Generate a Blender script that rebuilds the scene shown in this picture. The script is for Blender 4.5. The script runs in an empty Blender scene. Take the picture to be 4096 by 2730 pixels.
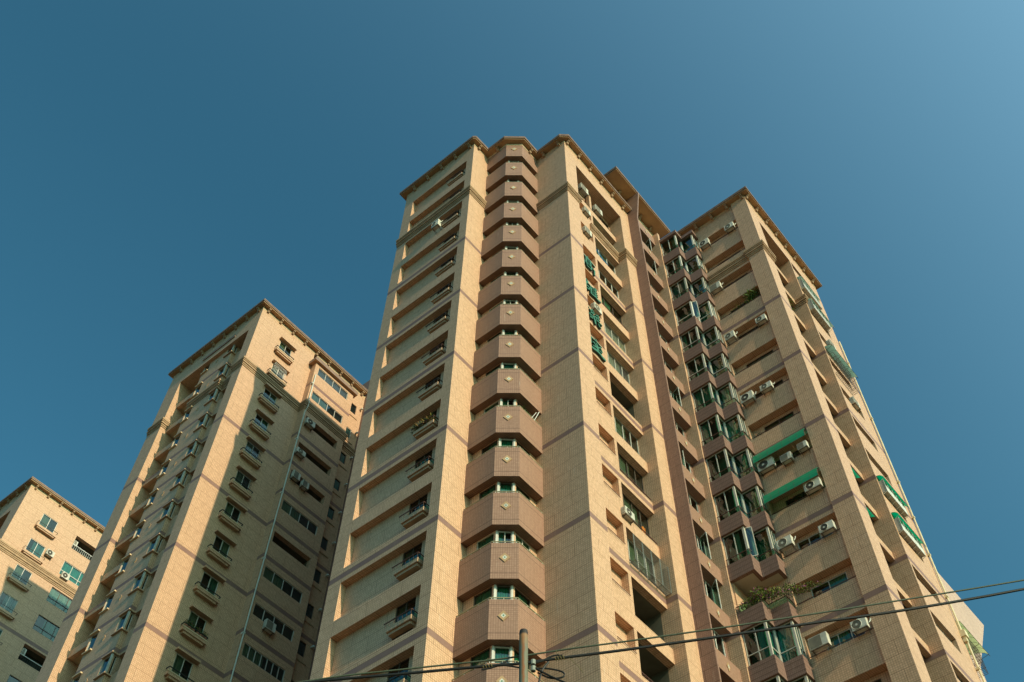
import bpy, math, random
from mathutils import Vector
random.seed(7)
S=bpy.context.scene; C=S.collection
SUN_E=4.5; SUN_C=(1,.86,.585); SKY=(1.0,1.5,2.0); TINT=(.40,.98,.90,1); SKY_S=.14; EXPO=0
EYE=1.6                      # heights below are measured from the camera's eye, 1.6 m above the ground
P=3.193                      # storey height
def Zc(k): return 72.86-P*k  # soffit heights
V0=76.632
# ------------------------------------------------------------------ node helpers
class NT:
    def __init__(s,name):
        s.m=bpy.data.materials.new(name); s.m.use_nodes=True; s.t=s.m.node_tree; s.t.nodes.clear()
        s.out=s.n('ShaderNodeOutputMaterial')
    def n(s,ty,**kw):
        nd=s.t.nodes.new(ty)
        for k,v in kw.items():
            if hasattr(nd,k): setattr(nd,k,v)
            else: nd.inputs[k.replace('_',' ')].default_value=v
        return nd
    def l(s,a,b): s.t.links.new(a,b)
    def math(s,op,a,b=None,c=None):
        nd=s.n('ShaderNodeMath',operation=op)
        for i,v in enumerate((a,b,c)):
            if v is None: continue
            if isinstance(v,(int,float)): nd.inputs[i].default_value=v
            else: s.l(v,nd.inputs[i])
        return nd.outputs[0]
    def mix(s,f,a,b,mode='MIX'):
        nd=s.n('ShaderNodeMix',data_type='RGBA',blend_type=mode)
        for sock,v in ((nd.inputs[0],f),(nd.inputs[6],a),(nd.inputs[7],b)):
            if isinstance(v,(int,float)): sock.default_value=v
            elif isinstance(v,tuple): sock.default_value=v if len(v)==4 else v+(1,)
            else: s.l(v,sock)
        return nd.outputs[2]
    def ramp(s,f,a,b):
        nd=s.n('ShaderNodeMapRange'); s.l(f,nd.inputs[0]); nd.inputs[1].default_value=a; nd.inputs[2].default_value=b
        return nd.outputs[0]
def col(c): return tuple(c)+(1,) if len(c)==3 else c
def plain(name,c,rough=.6,spec=.3,metal=0,var=.12,scale=3.0,dirt=None):
    t=NT(name); b=t.n('ShaderNodeBsdfPrincipled'); t.l(b.outputs[0],t.out.inputs[0])
    b.inputs['Roughness'].default_value=rough; b.inputs['Specular IOR Level'].default_value=spec; b.inputs['Metallic'].default_value=metal
    g=t.n('ShaderNodeNewGeometry'); nz=t.n('ShaderNodeTexNoise'); nz.inputs['Scale'].default_value=scale; nz.inputs['Detail'].default_value=4
    t.l(g.outputs['Position'],nz.inputs['Vector'])
    f=t.ramp(nz.outputs[0],.3,.7)
    c2=tuple(x*(1-var*2) for x in c) if dirt is None else dirt
    t.l(t.mix(f,c2,tuple(min(1,x*(1+var)) for x in c)),b.inputs['Base Color'])
    return t.m
def tile(name,c1,c2,mortar,seamc,bandc=None,period=2*P,vmax=V0-2*P,seams=True,tw=1.04/9,th=P/28,lines=None,stain=.12,rough=.5):
    """wall tiling: small tiles, panel joints in running bond, a darker tile band round the building"""
    t=NT(name); b=t.n('ShaderNodeBsdfPrincipled'); t.l(b.outputs[0],t.out.inputs[0])
    b.inputs['Roughness'].default_value=rough; b.inputs['Specular IOR Level'].default_value=.25
    uv=t.n('ShaderNodeUVMap'); uv.uv_map='uv'
    def brick(w,h,off,ms,a,bb,mo,bias=0):
        nd=t.n('ShaderNodeTexBrick'); nd.offset=off; nd.offset_frequency=2; nd.squash=1
        t.l(uv.outputs[0],nd.inputs['Vector'])
        for k,v in (('Scale',1),('Mortar Size',ms),('Mortar Smooth',.1),('Bias',bias),('Brick Width',w),('Row Height',h)): nd.inputs[k].default_value=v
        nd.inputs['Color1'].default_value=col(a); nd.inputs['Color2'].default_value=col(bb); nd.inputs['Mortar'].default_value=col(mo)
        return nd
    fine=brick(tw,th,0,.0078,c1,c2,mortar)
    cc=fine.outputs['Color']
    sep=t.n('ShaderNodeSeparateXYZ'); t.l(uv.outputs[0],sep.inputs[0]); v=sep.outputs[1]
    if bandc:
        fb=brick(.052,.052,0,.005,bandc,tuple(x*.82 for x in bandc),tuple(x*.6 for x in bandc))
        m=t.math('MODULO',v,period)
        f=t.math('MULTIPLY',t.math('GREATER_THAN',m,.28),t.math('LESS_THAN',m,.60))
        f=t.math('MULTIPLY',f,t.math('LESS_THAN',v,vmax))
        cc=t.mix(f,cc,fb.outputs['Color'])
        e1=t.math('LESS_THAN',t.math('ABSOLUTE',t.math('SUBTRACT',m,.28)),.012); e2=t.math('LESS_THAN',t.math('ABSOLUTE',t.math('SUBTRACT',m,.60)),.012)
        e=t.math('MULTIPLY',t.math('MAXIMUM',e1,e2),t.math('LESS_THAN',v,vmax))
    if seams:
        sm=brick(2.08,P/4,.5,.013,(0,0,0),(0,0,0),(1,1,1))
        sf=sm.outputs['Fac']
        if bandc:
            sf=t.math('MULTIPLY',sf,t.math('SUBTRACT',1,f)); sf=t.math('MAXIMUM',sf,e)
        cc=t.mix(sf,cc,seamc)
    if lines:
        m=t.math('MODULO',v,P); acc=None
        for q in lines:
            x=t.math('LESS_THAN',t.math('ABSOLUTE',t.math('SUBTRACT',m,q)),.013)
            acc=x if acc is None else t.math('MAXIMUM',acc,x)
        cc=t.mix(acc,cc,seamc)
    # weathering: slow blotches and faint vertical runs
    mp=t.n('ShaderNodeMapping'); mp.inputs['Scale'].default_value=(1.3,.10,1); t.l(uv.outputs[0],mp.inputs[0])
    nz=t.n('ShaderNodeTexNoise'); nz.inputs['Scale'].default_value=1; nz.inputs['Detail'].default_value=2; t.l(mp.outputs[0],nz.inputs['Vector'])
    n2=t.n('ShaderNodeTexNoise'); n2.inputs['Scale'].default_value=.5; n2.inputs['Detail'].default_value=1; t.l(uv.outputs[0],n2.inputs['Vector'])
    w=t.math('ADD',t.math('MULTIPLY',t.ramp(nz.outputs[0],.35,.75),.6),t.math('MULTIPLY',t.ramp(n2.outputs[0],.35,.7),.4))
    cc=t.mix(t.math('MULTIPLY',w,stain*2.2),cc,tuple(x*.62 for x in c1))
    # thin dirty runs and a few pale lime runs
    m3=t.n('ShaderNodeMapping'); m3.inputs['Scale'].default_value=(7,.30,1); t.l(uv.outputs[0],m3.inputs[0])
    n3=t.n('ShaderNodeTexNoise'); n3.inputs['Scale'].default_value=1; n3.inputs['Detail'].default_value=2; t.l(m3.outputs[0],n3.inputs['Vector'])
    cc=t.mix(t.math('MULTIPLY',t.ramp(n3.outputs[0],.62,.78),.5),cc,tuple(x*.5 for x in c1))
    n4=t.n('ShaderNodeTexNoise'); n4.inputs['Scale'].default_value=1.3; n4.inputs['Detail'].default_value=3; m4=t.n('ShaderNodeMapping'); m4.inputs['Scale'].default_value=(5,.5,1); m4.inputs['Location'].default_value=(17,3,0); t.l(uv.outputs[0],m4.inputs[0]); t.l(m4.outputs[0],n4.inputs['Vector'])
    cc=t.mix(t.math('MULTIPLY',t.ramp(n4.outputs[0],.68,.80),.35),cc,(.75,.66,.55))
    t.l(cc,b.inputs['Base Color'])
    return t.m
def glass(name,tint=(.30,.58,.46),rough=.03,ior=1.5):
    t=NT(name); fr=t.n('ShaderNodeFresnel'); gg=t.n('ShaderNodeNewGeometry'); t.l(t.math('SUBTRACT',ior,t.math('MULTIPLY',gg.outputs['Backfacing'],ior-1/ior)),fr.inputs[0])
    tr=t.n('ShaderNodeBsdfTransparent'); tr.inputs[0].default_value=col(tint)
    gl=t.n('ShaderNodeBsdfGlossy'); gl.inputs['Roughness'].default_value=rough; gl.inputs[0].default_value=(.9,.97,.95,1)
    g=t.n('ShaderNodeNewGeometry'); nz=t.n('ShaderNodeTexNoise'); nz.inputs['Scale'].default_value=1.1; t.l(g.outputs['Position'],nz.inputs['Vector'])
    bp=t.n('ShaderNodeBump'); bp.inputs['Strength'].default_value=.06; bp.inputs['Distance'].default_value=.3; t.l(nz.outputs[0],bp.inputs['Height']); t.l(bp.outputs[0],gl.inputs['Normal'])
    m=t.n('ShaderNodeMixShader'); t.l(t.math('MINIMUM',t.math('ADD',t.math('MULTIPLY',fr.outputs[0],1.3),.03),1.0),m.inputs[0]); t.l(tr.outputs[0],m.inputs[1]); t.l(gl.outputs[0],m.inputs[2]); t.l(m.outputs[0],t.out.inputs[0])
    return t.m
def cloth(name,c,c2):
    t=NT(name); b=t.n('ShaderNodeBsdfPrincipled'); t.l(b.outputs[0],t.out.inputs[0]); b.inputs['Roughness'].default_value=.9
    uv=t.n('ShaderNodeUVMap'); uv.uv_map='uv'; mp=t.n('ShaderNodeMapping'); mp.inputs['Scale'].default_value=(14,1.2,1); t.l(uv.outputs[0],mp.inputs[0])
    nz=t.n('ShaderNodeTexNoise'); nz.inputs['Scale'].default_value=1; nz.inputs['Detail'].default_value=2; t.l(mp.outputs[0],nz.inputs['Vector'])
    t.l(t.mix(t.ramp(nz.outputs[0],.35,.65),c,c2),b.inputs['Base Color']); return t.m
def rusty(name,c,rust,amount=.55):
    t=NT(name); b=t.n('ShaderNodeBsdfPrincipled'); t.l(b.outputs[0],t.out.inputs[0]); b.inputs['Roughness'].default_value=.7
    uv=t.n('ShaderNodeUVMap'); uv.uv_map='uv'
    tc=t.n('ShaderNodeTexCoord'); sp=t.n('ShaderNodeSeparateXYZ'); t.l(tc.outputs['Object'],sp.inputs[0])
    # a rust run down one side of the pole, rust cap near the top
    ang=t.math('ARCTAN2',sp.outputs[1],sp.outputs[0])
    nz=t.n('ShaderNodeTexNoise'); nz.inputs['Scale'].default_value=9; nz.inputs['Detail'].default_value=5; t.l(tc.outputs['Object'],nz.inputs['Vector'])
    a2=t.math('ADD',ang,t.math('MULTIPLY',t.math('SUBTRACT',nz.outputs[0],.5),1.0))
    run=t.math('SUBTRACT',1,t.ramp(t.math('ABSOLUTE',t.math('SUBTRACT',a2,-2.55)),.12,.45))
    top=t.ramp(t.math('ADD',sp.outputs[2],t.math('MULTIPLY',nz.outputs[0],.25)),-.12,.12)
    cc=t.mix(run,c,rust); cc=t.mix(top,cc,(.30,.14,.05)); cap=t.ramp(t.math('ADD',sp.outputs[2],t.math('MULTIPLY',nz.outputs[0],.06)),-.03,.0)
    cc=t.mix(cap,cc,(.02,.013,.01)); t.l(cc,b.inputs['Base Color']); return t.m
TAN1=(.69,.43,.275); TAN2=(.565,.346,.212)
MT={}
MT['tan']=tile('tan_tile',TAN1,TAN2,(.30,.17,.09),(.20,.10,.045),bandc=(.27,.15,.13))
MT['tan_each']=tile('tan_tile_band_each_storey',TAN1,TAN2,(.30,.17,.09),(.20,.10,.045),bandc=(.27,.15,.13),period=P,vmax=V0-.1)
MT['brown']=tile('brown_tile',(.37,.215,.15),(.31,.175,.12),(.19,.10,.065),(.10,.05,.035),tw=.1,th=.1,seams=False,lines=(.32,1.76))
MT['brown_soffit_shade']=tile('brown_tile_soffit_shade',(.23,.13,.085),(.19,.105,.07),(.12,.065,.04),(.08,.04,.025),tw=.1,th=.1,seams=False)  # same brown tile darkened: deep shade under balconies and bays put into the colour
MT['brown_bay']=tile('brown_tile_bays',(.28,.17,.135),(.23,.135,.105),(.13,.075,.055),(.09,.05,.035),tw=.1,th=.1,seams=False,lines=(.85,1.15,1.45))
MT['brown_wall']=tile('brown_wall_tile',(.32,.19,.145),(.26,.15,.115),(.18,.10,.075),(.10,.055,.04),tw=.1,th=.1)
MT['pink']=tile('pink_tile',(.62,.44,.34),(.54,.37,.28),(.40,.26,.19),(.30,.18,.13),tw=.2,th=.1)
MT['paint']=plain('tan_paint',(.60,.44,.27),.75,var=.08,scale=1.2)
MT['corb']=plain('bracket_paint',(.34,.21,.12),.75,var=.1,scale=2)
MT['eave']=plain('eave_paint',(.42,.255,.135),.75,var=.10,scale=1.0)
MT['fascia']=plain('fascia_tile',(.26,.165,.12),.6,var=.12,scale=2.5)
MT['mould']=plain('moulding_paint',(.42,.27,.155),.7,var=.12,scale=1.5)
MT['ivory']=plain('ornament_ivory',(.60,.57,.48),.5)
MT['ochre']=plain('ornament_ochre',(.43,.27,.145),.6)
MT['green_dot']=plain('ornament_green',(.06,.20,.13),.5)
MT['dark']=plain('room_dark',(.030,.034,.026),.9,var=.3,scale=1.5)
MT['room']=plain('room_wall',(.13,.115,.08),.9,var=.15,scale=1.2)
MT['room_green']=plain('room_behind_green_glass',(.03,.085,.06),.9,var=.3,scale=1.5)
MT['alu']=plain('aluminium_frame',(.50,.47,.40),.35,.5,var=.05)
MT['white']=plain('white_frame',(.66,.63,.56),.4,var=.05)
MT['bronze']=plain('bronze_frame',(.10,.075,.055),.4,var=.1)
MT['rail_olive']=plain('handrail_olive',(.34,.31,.19),.45,var=.1)
MT['rail_brown']=plain('handrail_brown',(.13,.065,.05),.5,var=.1)
MT['rail_white']=plain('rail_white',(.78,.76,.70),.5,var=.05)
MT['iron']=plain('wrought_iron',(.035,.035,.033),.5,var=.1)
MT['steel']=plain('cage_steel',(.20,.21,.19),.5,var=.1)
MT['glass']=glass('window_glass',(.26,.60,.47)); MT['glass_grey']=glass('window_glass_grey',(.36,.48,.40)); MT['glass_dark']=glass('window_glass_dark',(.16,.34,.27)); MT['glass_frost']=glass('frosted_glass',(.55,.60,.48),.3)
MT['cur_green']=cloth('curtain_green',(.07,.19,.14),(.15,.32,.24)); MT['cur_teal']=cloth('curtain_teal',(.06,.24,.28),(.20,.45,.48))
MT['cur_cream']=cloth('curtain_cream',(.24,.25,.18),(.38,.37,.28)); MT['cur_plum']=cloth('curtain_plum',(.16,.12,.13),(.28,.22,.22))
MT['ac']=plain('ac_casing',(.60,.57,.48),.5,var=.12,scale=3); MT['ac_dark']=plain('ac_grille',(.055,.05,.04),.6); MT['ac_grey']=plain('ac_mesh_grille',(.20,.175,.13),.6)
MT['logo_blue']=plain('ac_mark_blue',(.04,.12,.30),.5)
MT['pvc']=plain('pvc_pipe',(.62,.63,.55),.5,var=.06); MT['pvc_yellow']=plain('pvc_pipe_cream',(.72,.60,.38),.5,var=.06)
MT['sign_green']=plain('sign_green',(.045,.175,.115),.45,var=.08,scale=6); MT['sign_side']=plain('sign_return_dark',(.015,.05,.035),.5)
def canopy(name,c):
    t=NT(name); b=t.n('ShaderNodeBsdfPrincipled'); b.inputs['Base Color'].default_value=col(c); b.inputs['Roughness'].default_value=.3
    tl=t.n('ShaderNodeBsdfTranslucent'); tl.inputs[0].default_value=col(tuple(min(1,x*1.6) for x in c)); m=t.n('ShaderNodeMixShader'); m.inputs[0].default_value=.3
    t.l(b.outputs[0],m.inputs[1]); t.l(tl.outputs[0],m.inputs[2]); t.l(m.outputs[0],t.out.inputs[0]); return t.m
MT['canopy']=canopy('awning_green',(.0,.30,.15)); MT['canopy_grey']=canopy('awning_grey_green',(.14,.24,.20)); MT['canopy_lime']=canopy('awning_lime',(.34,.40,.20))
MT['leaf']=plain('leaf_green',(.13,.20,.025),.7,var=.4,scale=14); MT['leaf_dark']=plain('leaf_dark',(.035,.075,.02),.7,var=.4,scale=14); MT['leaf_yellow']=plain('leaf_yellow',(.30,.27,.05),.7,var=.3,scale=14); MT['dry']=plain('leaf_dry',(.34,.20,.08),.8,var=.4,scale=14)
MT['petal']=plain('bougainvillea_petal',(.30,.06,.20),.8); MT['stem']=plain('plant_stem',(.12,.08,.04),.9); MT['clay']=plain('clay_pot',(.36,.15,.09),.8)
MT['wire']=plain('cable_black',(.012,.012,.011),.5); MT['wire_olive']=plain('cable_olive',(.07,.085,.05),.5); MT['wrap']=plain('binding_wire_brass',(.22,.16,.05),.5)
MT['pole']=rusty('pole_grey_rust',(.14,.135,.09),(.21,.075,.02))
MT['insul']=plain('insulator_ceramic',(.26,.27,.22),.3,.5)
MT['plate']=plain('metal_plate',(.40,.38,.33),.5,.4,var=.08); MT['orange']=plain('cloth_orange',(.65,.22,.03),.8); MT['blue']=plain('strap_blue',(.03,.20,.55),.5); MT['violet']=plain('cloth_violet',(.12,.08,.35),.9); MT['cloth_white']=plain('cloth_white',(.6,.6,.62),.9)
MT['soffit_white']=plain('balcony_ceiling',(.48,.45,.36),.9,var=.08,scale=1)
# ------------------------------------------------------------------ mesh helpers
class MB:
    def __init__(s): s.v=[]; s.f=[]; s.mi=[]; s.mats=[]
    def m(s,name):
        if name not in s.mats: s.mats.append(name)
        return s.mats.index(name)
    def poly(s,pts,mat):
        i=len(s.v); s.v+= [Vector(p) for p in pts]; s.f.append(list(range(i,i+len(pts)))); s.mi.append(s.m(mat))
    def box(s,x0,x1,y0,y1,z0,z1,mat,bot=None,skip=''):
        a=[(x0,y0),(x1,y0),(x1,y1),(x0,y1)]
        F=dict(f=[(x0,y0,z0),(x1,y0,z0),(x1,y0,z1),(x0,y0,z1)],b=[(x1,y1,z0),(x0,y1,z0),(x0,y1,z1),(x1,y1,z1)],
               l=[(x0,y1,z0),(x0,y0,z0),(x0,y0,z1),(x0,y1,z1)],r=[(x1,y0,z0),(x1,y1,z0),(x1,y1,z1),(x1,y0,z1)],
               t=[(x0,y0,z1),(x1,y0,z1),(x1,y1,z1),(x0,y1,z1)],d=[(x0,y1,z0),(x1,y1,z0),(x1,y0,z0),(x0,y0,z0)])
        for k,q in F.items():
            if k in skip: continue
            s.poly(q,bot if (k=='d' and bot) else mat)
    def prism(s,pts,z0,z1,mat,top=None,bot=None,sides=True):
        n=len(pts)
        s.poly([(p[0],p[1],z1) for p in pts],top or mat); s.poly([(p[0],p[1],z0) for p in reversed(pts)],bot or mat)
        if sides:
            for i in range(n):
                a,b=pts[i],pts[(i+1)%n]; s.poly([(a[0],a[1],z0),(b[0],b[1],z0),(b[0],b[1],z1),(a[0],a[1],z1)],mat)
    def bar(s,a,b,r,mat,n=4):
        a=Vector(a); b=Vector(b); d=(b-a); L=d.length
        if L<1e-6: return
        d/=L; u=d.cross(Vector((0,0,1)))
        if u.length<.05: u=Vector((1,0,0))
        u.normalize(); w=d.cross(u)
        ra=[a+(u*math.cos(t)+w*math.sin(t))*r for t in [math.pi/n+2*math.pi*i/n for i in range(n)]]
        rb=[p+(b-a) for p in ra]
        for i in range(n): s.poly([ra[i],ra[(i+1)%n],rb[(i+1)%n],rb[i]],mat)
        s.poly(list(reversed(ra)),mat); s.poly(rb,mat)
    def tube(s,pts,r,mat,n=6):
        pts=[Vector(p) for p in pts]; rings=[]; up=Vector((0,0,1))
        for i,p in enumerate(pts):
            d=(pts[min(i+1,len(pts)-1)]-pts[max(i-1,0)]).normalized(); u=d.cross(up)
            if u.length<.1: u=d.cross(Vector((1,0,0)))
            u.normalize(); w=d.cross(u)
            rings.append([p+(u*math.cos(t)+w*math.sin(t))*r for t in [2*math.pi*k/n for k in range(n)]])
        for i in range(len(pts)-1):
            for k in range(n): s.poly([rings[i][k],rings[i][(k+1)%n],rings[i+1][(k+1)%n],rings[i+1][k]],mat)
        s.poly(list(reversed(rings[0])),mat); s.poly(rings[-1],mat)
    def build(s,name,parent=None,base=(0,0,0),loc=(0,0,0),smooth=False):
        me=bpy.data.meshes.new(name); off=Vector(base)-Vector((0,0,EYE)) if parent is not None else Vector((0,0,-EYE))
        me.from_pydata([tuple(v-off) for v in s.v],[],s.f)
        uv=me.uv_layers.new(name='uv')
        for p in me.polygons:
            n=p.normal
            for li in p.loop_indices:
                v=s.v[me.loops[li].vertex_index]
                if abs(n.z)>.7: uv.data[li].uv=(v.x,v.y+200*P+.4)
                else:
                    t=Vector((-n.y,n.x,0)); t.normalize(); uv.data[li].uv=(v.x*t.x+v.y*t.y+40*1.04, v.z-72.86+V0)
            p.material_index=s.mi[p.index]; p.use_smooth=smooth
        for m in s.mats: me.materials.append(MT[m])
        o=bpy.data.objects.new(name,me); C.objects.link(o); o.location=loc
        if parent is not None: o.parent=parent
        return o
def tag(o,label=None,cat=None,group=None,kind=None):
    if label: o['label']=label
    if cat: o['category']=cat
    if group: o['group']=group
    if kind: o['kind']=kind
    return o
def thing(name,label,cat,loc,rz=0,group=None):
    o=bpy.data.objects.new(name,None); C.objects.link(o); o.empty_display_size=.5
    o.location=(loc[0],loc[1],loc[2]+EYE); o.rotation_euler=(0,0,rz); return tag(o,label,cat,group)
class Bld:
    """a building: an Empty at its base and parts under it"""
    def __init__(s,name,label,x,y):
        s.o=thing(name,label,'building',(x,y,-EYE)); s.base=(x,y,0)
    def part(s,mb,name,parent=None,smooth=False): return mb.build(name,parent or s.o,s.base,smooth=smooth)
# note: building base is at ground: world z=0; vertices carry eye-relative z, build() adds EYE
def facade(mb,ax,c,u0,u1,z0,z1,holes,mat,sgn=1):
    """wall plane with real openings. hole=(ua,ub,za,zb,depth,back material or None[, reveal material])"""
    def pt(u,z,d=0): return (c+d*sgn,u,z) if ax=='X' else (u,c+d*sgn,z)
    us=sorted({u0,u1}|{h[0] for h in holes}|{h[1] for h in holes}); us=[u for u in us if u0-1e-6<=u<=u1+1e-6]
    zs=sorted({z0,z1}|{h[2] for h in holes}|{h[3] for h in holes}); zs=[z for z in zs if z0-1e-6<=z<=z1+1e-6]
    def quad(a,b,cc,d,m): mb.poly([a,b,cc,d] if ax=='Y' else [b,a,d,cc],m)
    for j in range(len(zs)-1):
        za,zb=zs[j],zs[j+1]; run=None
        for i in range(len(us)-1):
            ua,ub=us[i],us[i+1]; um,zm=(ua+ub)/2,(za+zb)/2
            inside=any(h[0]<um<h[1] and h[2]<zm<h[3] for h in holes)
            if not inside: run=(run[0] if run else ua, ub)
            if (inside or i==len(us)-2) and run:
                quad(pt(run[0],za),pt(run[1],za),pt(run[1],zb),pt(run[0],zb),mat); run=None
    for h in holes:
        ua,ub,za,zb,d,back=h[:6]; rm=h[6] if len(h)>6 else mat
        for da,db,q in (((0,.38,rm),(.38,d,'room')) if d>.9 else ((0,d,rm),)):
            mb.poly([pt(ua,zb,da),pt(ub,zb,da),pt(ub,zb,db),pt(ua,zb,db)],q)
            mb.poly([pt(ua,za,da),pt(ub,za,da),pt(ub,za,db),pt(ua,za,db)],q)
            mb.poly([pt(ua,za,da),pt(ua,zb,da),pt(ua,zb,db),pt(ua,za,db)],q)
            mb.poly([pt(ub,za,da),pt(ub,zb,da),pt(ub,zb,db),pt(ub,za,db)],q)
        if back: quad(pt(ua,za,d),pt(ub,za,d),pt(ub,zb,d),pt(ua,zb,d),back)
def offs(path,d):
    """offset an open plan polyline to its right-hand side by d, mitred"""
    out=[]; n=len(path)
    for i,p in enumerate(path):
        ns=[]
        for a,b in ((i-1,i),(i,i+1)):
            if a<0 or b>=n: continue
            dx,dy=path[b][0]-path[a][0],path[b][1]-path[a][1]; L=math.hypot(dx,dy); ns.append((dy/L,-dx/L))
        if len(ns)==1: out.append((p[0]+ns[0][0]*d,p[1]+ns[0][1]*d))
        else:
            mx,my=ns[0][0]+ns[1][0],ns[0][1]+ns[1][1]; k=2/(mx*mx+my*my); out.append((p[0]+mx*k*d,p[1]+my*k*d))
    return out
def moulding(mb,path,tiers,mat):
    for d,z0,z1 in tiers:
        q=offs(path,d)
        for i in range(len(path)-1):
            a,b,c,e=path[i],path[i+1],q[i+1],q[i]
            mb.poly([(e[0],e[1],z0),(c[0],c[1],z0),(c[0],c[1],z1),(e[0],e[1],z1)],mat)
            mb.poly([(a[0],a[1],z0),(b[0],b[1],z0),(c[0],c[1],z0),(e[0],e[1],z0)],mat)
            mb.poly([(a[0],a[1],z1),(b[0],b[1],z1),(c[0],c[1],z1),(e[0],e[1],z1)],mat)
        for k in (0,-1):
            a,e=path[k],q[k]; mb.poly([(a[0],a[1],z0),(e[0],e[1],z0),(e[0],e[1],z1),(a[0],a[1],z1)],mat)
BELT=[(.20,67.42,67.60),(.16,67.30,67.405),(.12,67.16,67.285),(.16,67.06,67.145),(.09,66.90,67.045),(.05,66.76,66.885)]
def belt(B,path):
    mb=MB(); moulding(mb,path,BELT,'mould'); return B.part(mb,'belt_course')
def roof_slab(B,pts,z=75.0,name='cornice'):
    mb=MB(); cx=sum(p[0] for p in pts)/len(pts); cy=sum(p[1] for p in pts)/len(pts)
    inner=offs(pts+[pts[0]],-.07)
    loop=pts+[pts[0]]
    q=offs([pts[-1]]+loop+[pts[1]],-.07)[1:-2]
    mb.prism(q,z,z+.10,'eave'); mb.prism(pts,z+.10,z+.20,'fascia'); q2=offs([pts[-1]]+loop+[pts[1]],-.03)[1:-2]; mb.prism(q2,z+.20,z+.26,'eave'); mb.prism(pts,z+.26,z+.36,'fascia')
    return B.part(mb,name)
def corbel(B,parent,ax,c,u,z=74.98):
    """small scrolled bracket under the eave; c wall plane, projects .3 outward"""
    mb=MB(); prof=[(0,0),(.32,0),(.32,-.13),(.2,-.2),(.14,-.34),(0,-.40)]; w=.095
    A=[]; Bp=[]
    for d,zz in prof:
        if ax=='X': A.append((c-d,u-w,z+zz)); Bp.append((c-d,u+w,z+zz))
        else: A.append((u-w,c-d,z+zz)); Bp.append((u+w,c-d,z+zz))
    mb.poly(A,'corb'); mb.poly(list(reversed(Bp)),'corb')
    for i in range(len(prof)):
        j=(i+1)%len(prof); mb.poly([A[i],A[j],Bp[j],Bp[i]],'corb')
    return B.part(mb,'corbel',parent)
def window(B,ax,c,u0,u1,z0,z1,n=2,fr='alu',gl='glass',cur=None,depth=.10,fw=.045,transom=None,parent=None,sgn=1,name='window',open_=None):
    """aluminium window: frame mesh > pane, curtain. c = outer face of the frame"""
    def T(u,z,d): return (c+d*sgn,u,z) if ax=='X' else (u,c+d*sgn,z)
    def bx(mb,a,b,za,zb,d0,d1,m):
        p,q=T(a,za,d0),T(b,zb,d1); mb.box(min(p[0],q[0]),max(p[0],q[0]),min(p[1],q[1]),max(p[1],q[1]),za,zb,m)
    mb=MB(); e=.003
    bx(mb,u0+e,u0+fw,z0+e,z1-e,0,.07,fr); bx(mb,u1-fw,u1-e,z0+e,z1-e,0,.07,fr); bx(mb,u0+fw,u1-fw,z1-fw,z1-e,0,.07,fr); bx(mb,u0+fw,u1-fw,z0+e,z0+fw,0,.07,fr)
    for i in range(1,n):
        u=u0+(u1-u0)*i/n; bx(mb,u-fw*.55,u+fw*.55,z0+fw,z1-fw,.004,.06,fr)
    if transom: 
        zt=z0+(z1-z0)*transom; bx(mb,u0+fw,u1-fw,zt-.025,zt+.025,.002,.062,fr)
    if open_:   # hinged sashes swung outwards about one jamb (list of (u hinge, width, angle))
        for uh,w,ang in open_:
            za,zb=z0+.06,z1-.05; du,dd=w*math.cos(ang),-abs(w*math.sin(ang))
            A,Bq=T(uh,za,-.01),T(uh+du,za,dd-.01); A2,B2=(A[0],A[1],zb),(Bq[0],Bq[1],zb)
            for s_,t_ in ((A,Bq),(A2,B2),(A,A2),(Bq,B2)): mb.bar(s_,t_,.028,fr)
    w=B.part(mb,name,parent)
    pm=MB(); pm.poly([T(u0+fw,z0+fw,.035),T(u1-fw,z0+fw,.035),T(u1-fw,z1-fw,.035),T(u0+fw,z1-fw,.035)],gl)
    if open_:
        for uh,wd,ang in open_:
            za,zb=z0+.08,z1-.07; du,dd=wd*math.cos(ang),-abs(wd*math.sin(ang)); A,Bq=T(uh,za,-.01),T(uh+du,za,dd-.01)
            pm.poly([A,Bq,(Bq[0],Bq[1],zb),(A[0],A[1],zb)],'glass_dark')
    B.part(pm,'pane',w)
    if cur:
        cm=MB(); cc=cur.split(':'); a,b=(float(cc[1]),float(cc[2])) if len(cc)>1 else (0,1)
        ua,ub=u0+.03+(u1-u0-.06)*a,u0+.03+(u1-u0-.06)*b; N=max(6,int((ub-ua)/.06)); prev=None
        for i in range(N+1):
            u=ua+(ub-ua)*i/N; d=depth+.05*math.sin(i*2.1+u)*(.5+.5*math.sin(i*.7)); q=(T(u,z0+.02,d),T(u,z1-.02,d))
            if prev: cm.poly([prev[0],q[0],q[1],prev[1]],cc[0])
            prev=q
        B.part(cm,'curtain',w,smooth=True)
    return w
def diamond(B,parent,cx,cy,cz,t,n,s=.27,sz=.27):
    """square tile ornament set on its corner, t = plan tangent, n = plan normal outwards"""
    mb=MB()
    def ring(r,rz,d): return [(cx+t[0]*a*r+n[0]*d,cy+t[1]*a*r+n[1]*d,cz+b*rz) for a,b in ((-1,0),(0,-1),(1,0),(0,1))]
    A=ring(s,sz,.035); D=ring(s,sz,-.01); mb.poly(A,'ochre')
    for i in range(4): mb.poly([A[i],A[(i+1)%4],D[(i+1)%4],D[i]],'ochre')
    mb.poly(ring(s*.48,sz*.48,.040),'ivory')
    c8=[(cx+t[0]*math.cos(a)*s*(.20 if i%2 else .09)+n[0]*.044,cy+t[1]*math.cos(a)*s*(.20 if i%2 else .09)+n[1]*.044,cz+math.sin(a)*sz*(.24 if i%2 else .1)) for i,a in enumerate([math.pi*j/8 for j in range(16)])]
    mb.poly(c8,'green_dot'); return B.part(mb,'tile_ornament',parent)
KM=16
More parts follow.
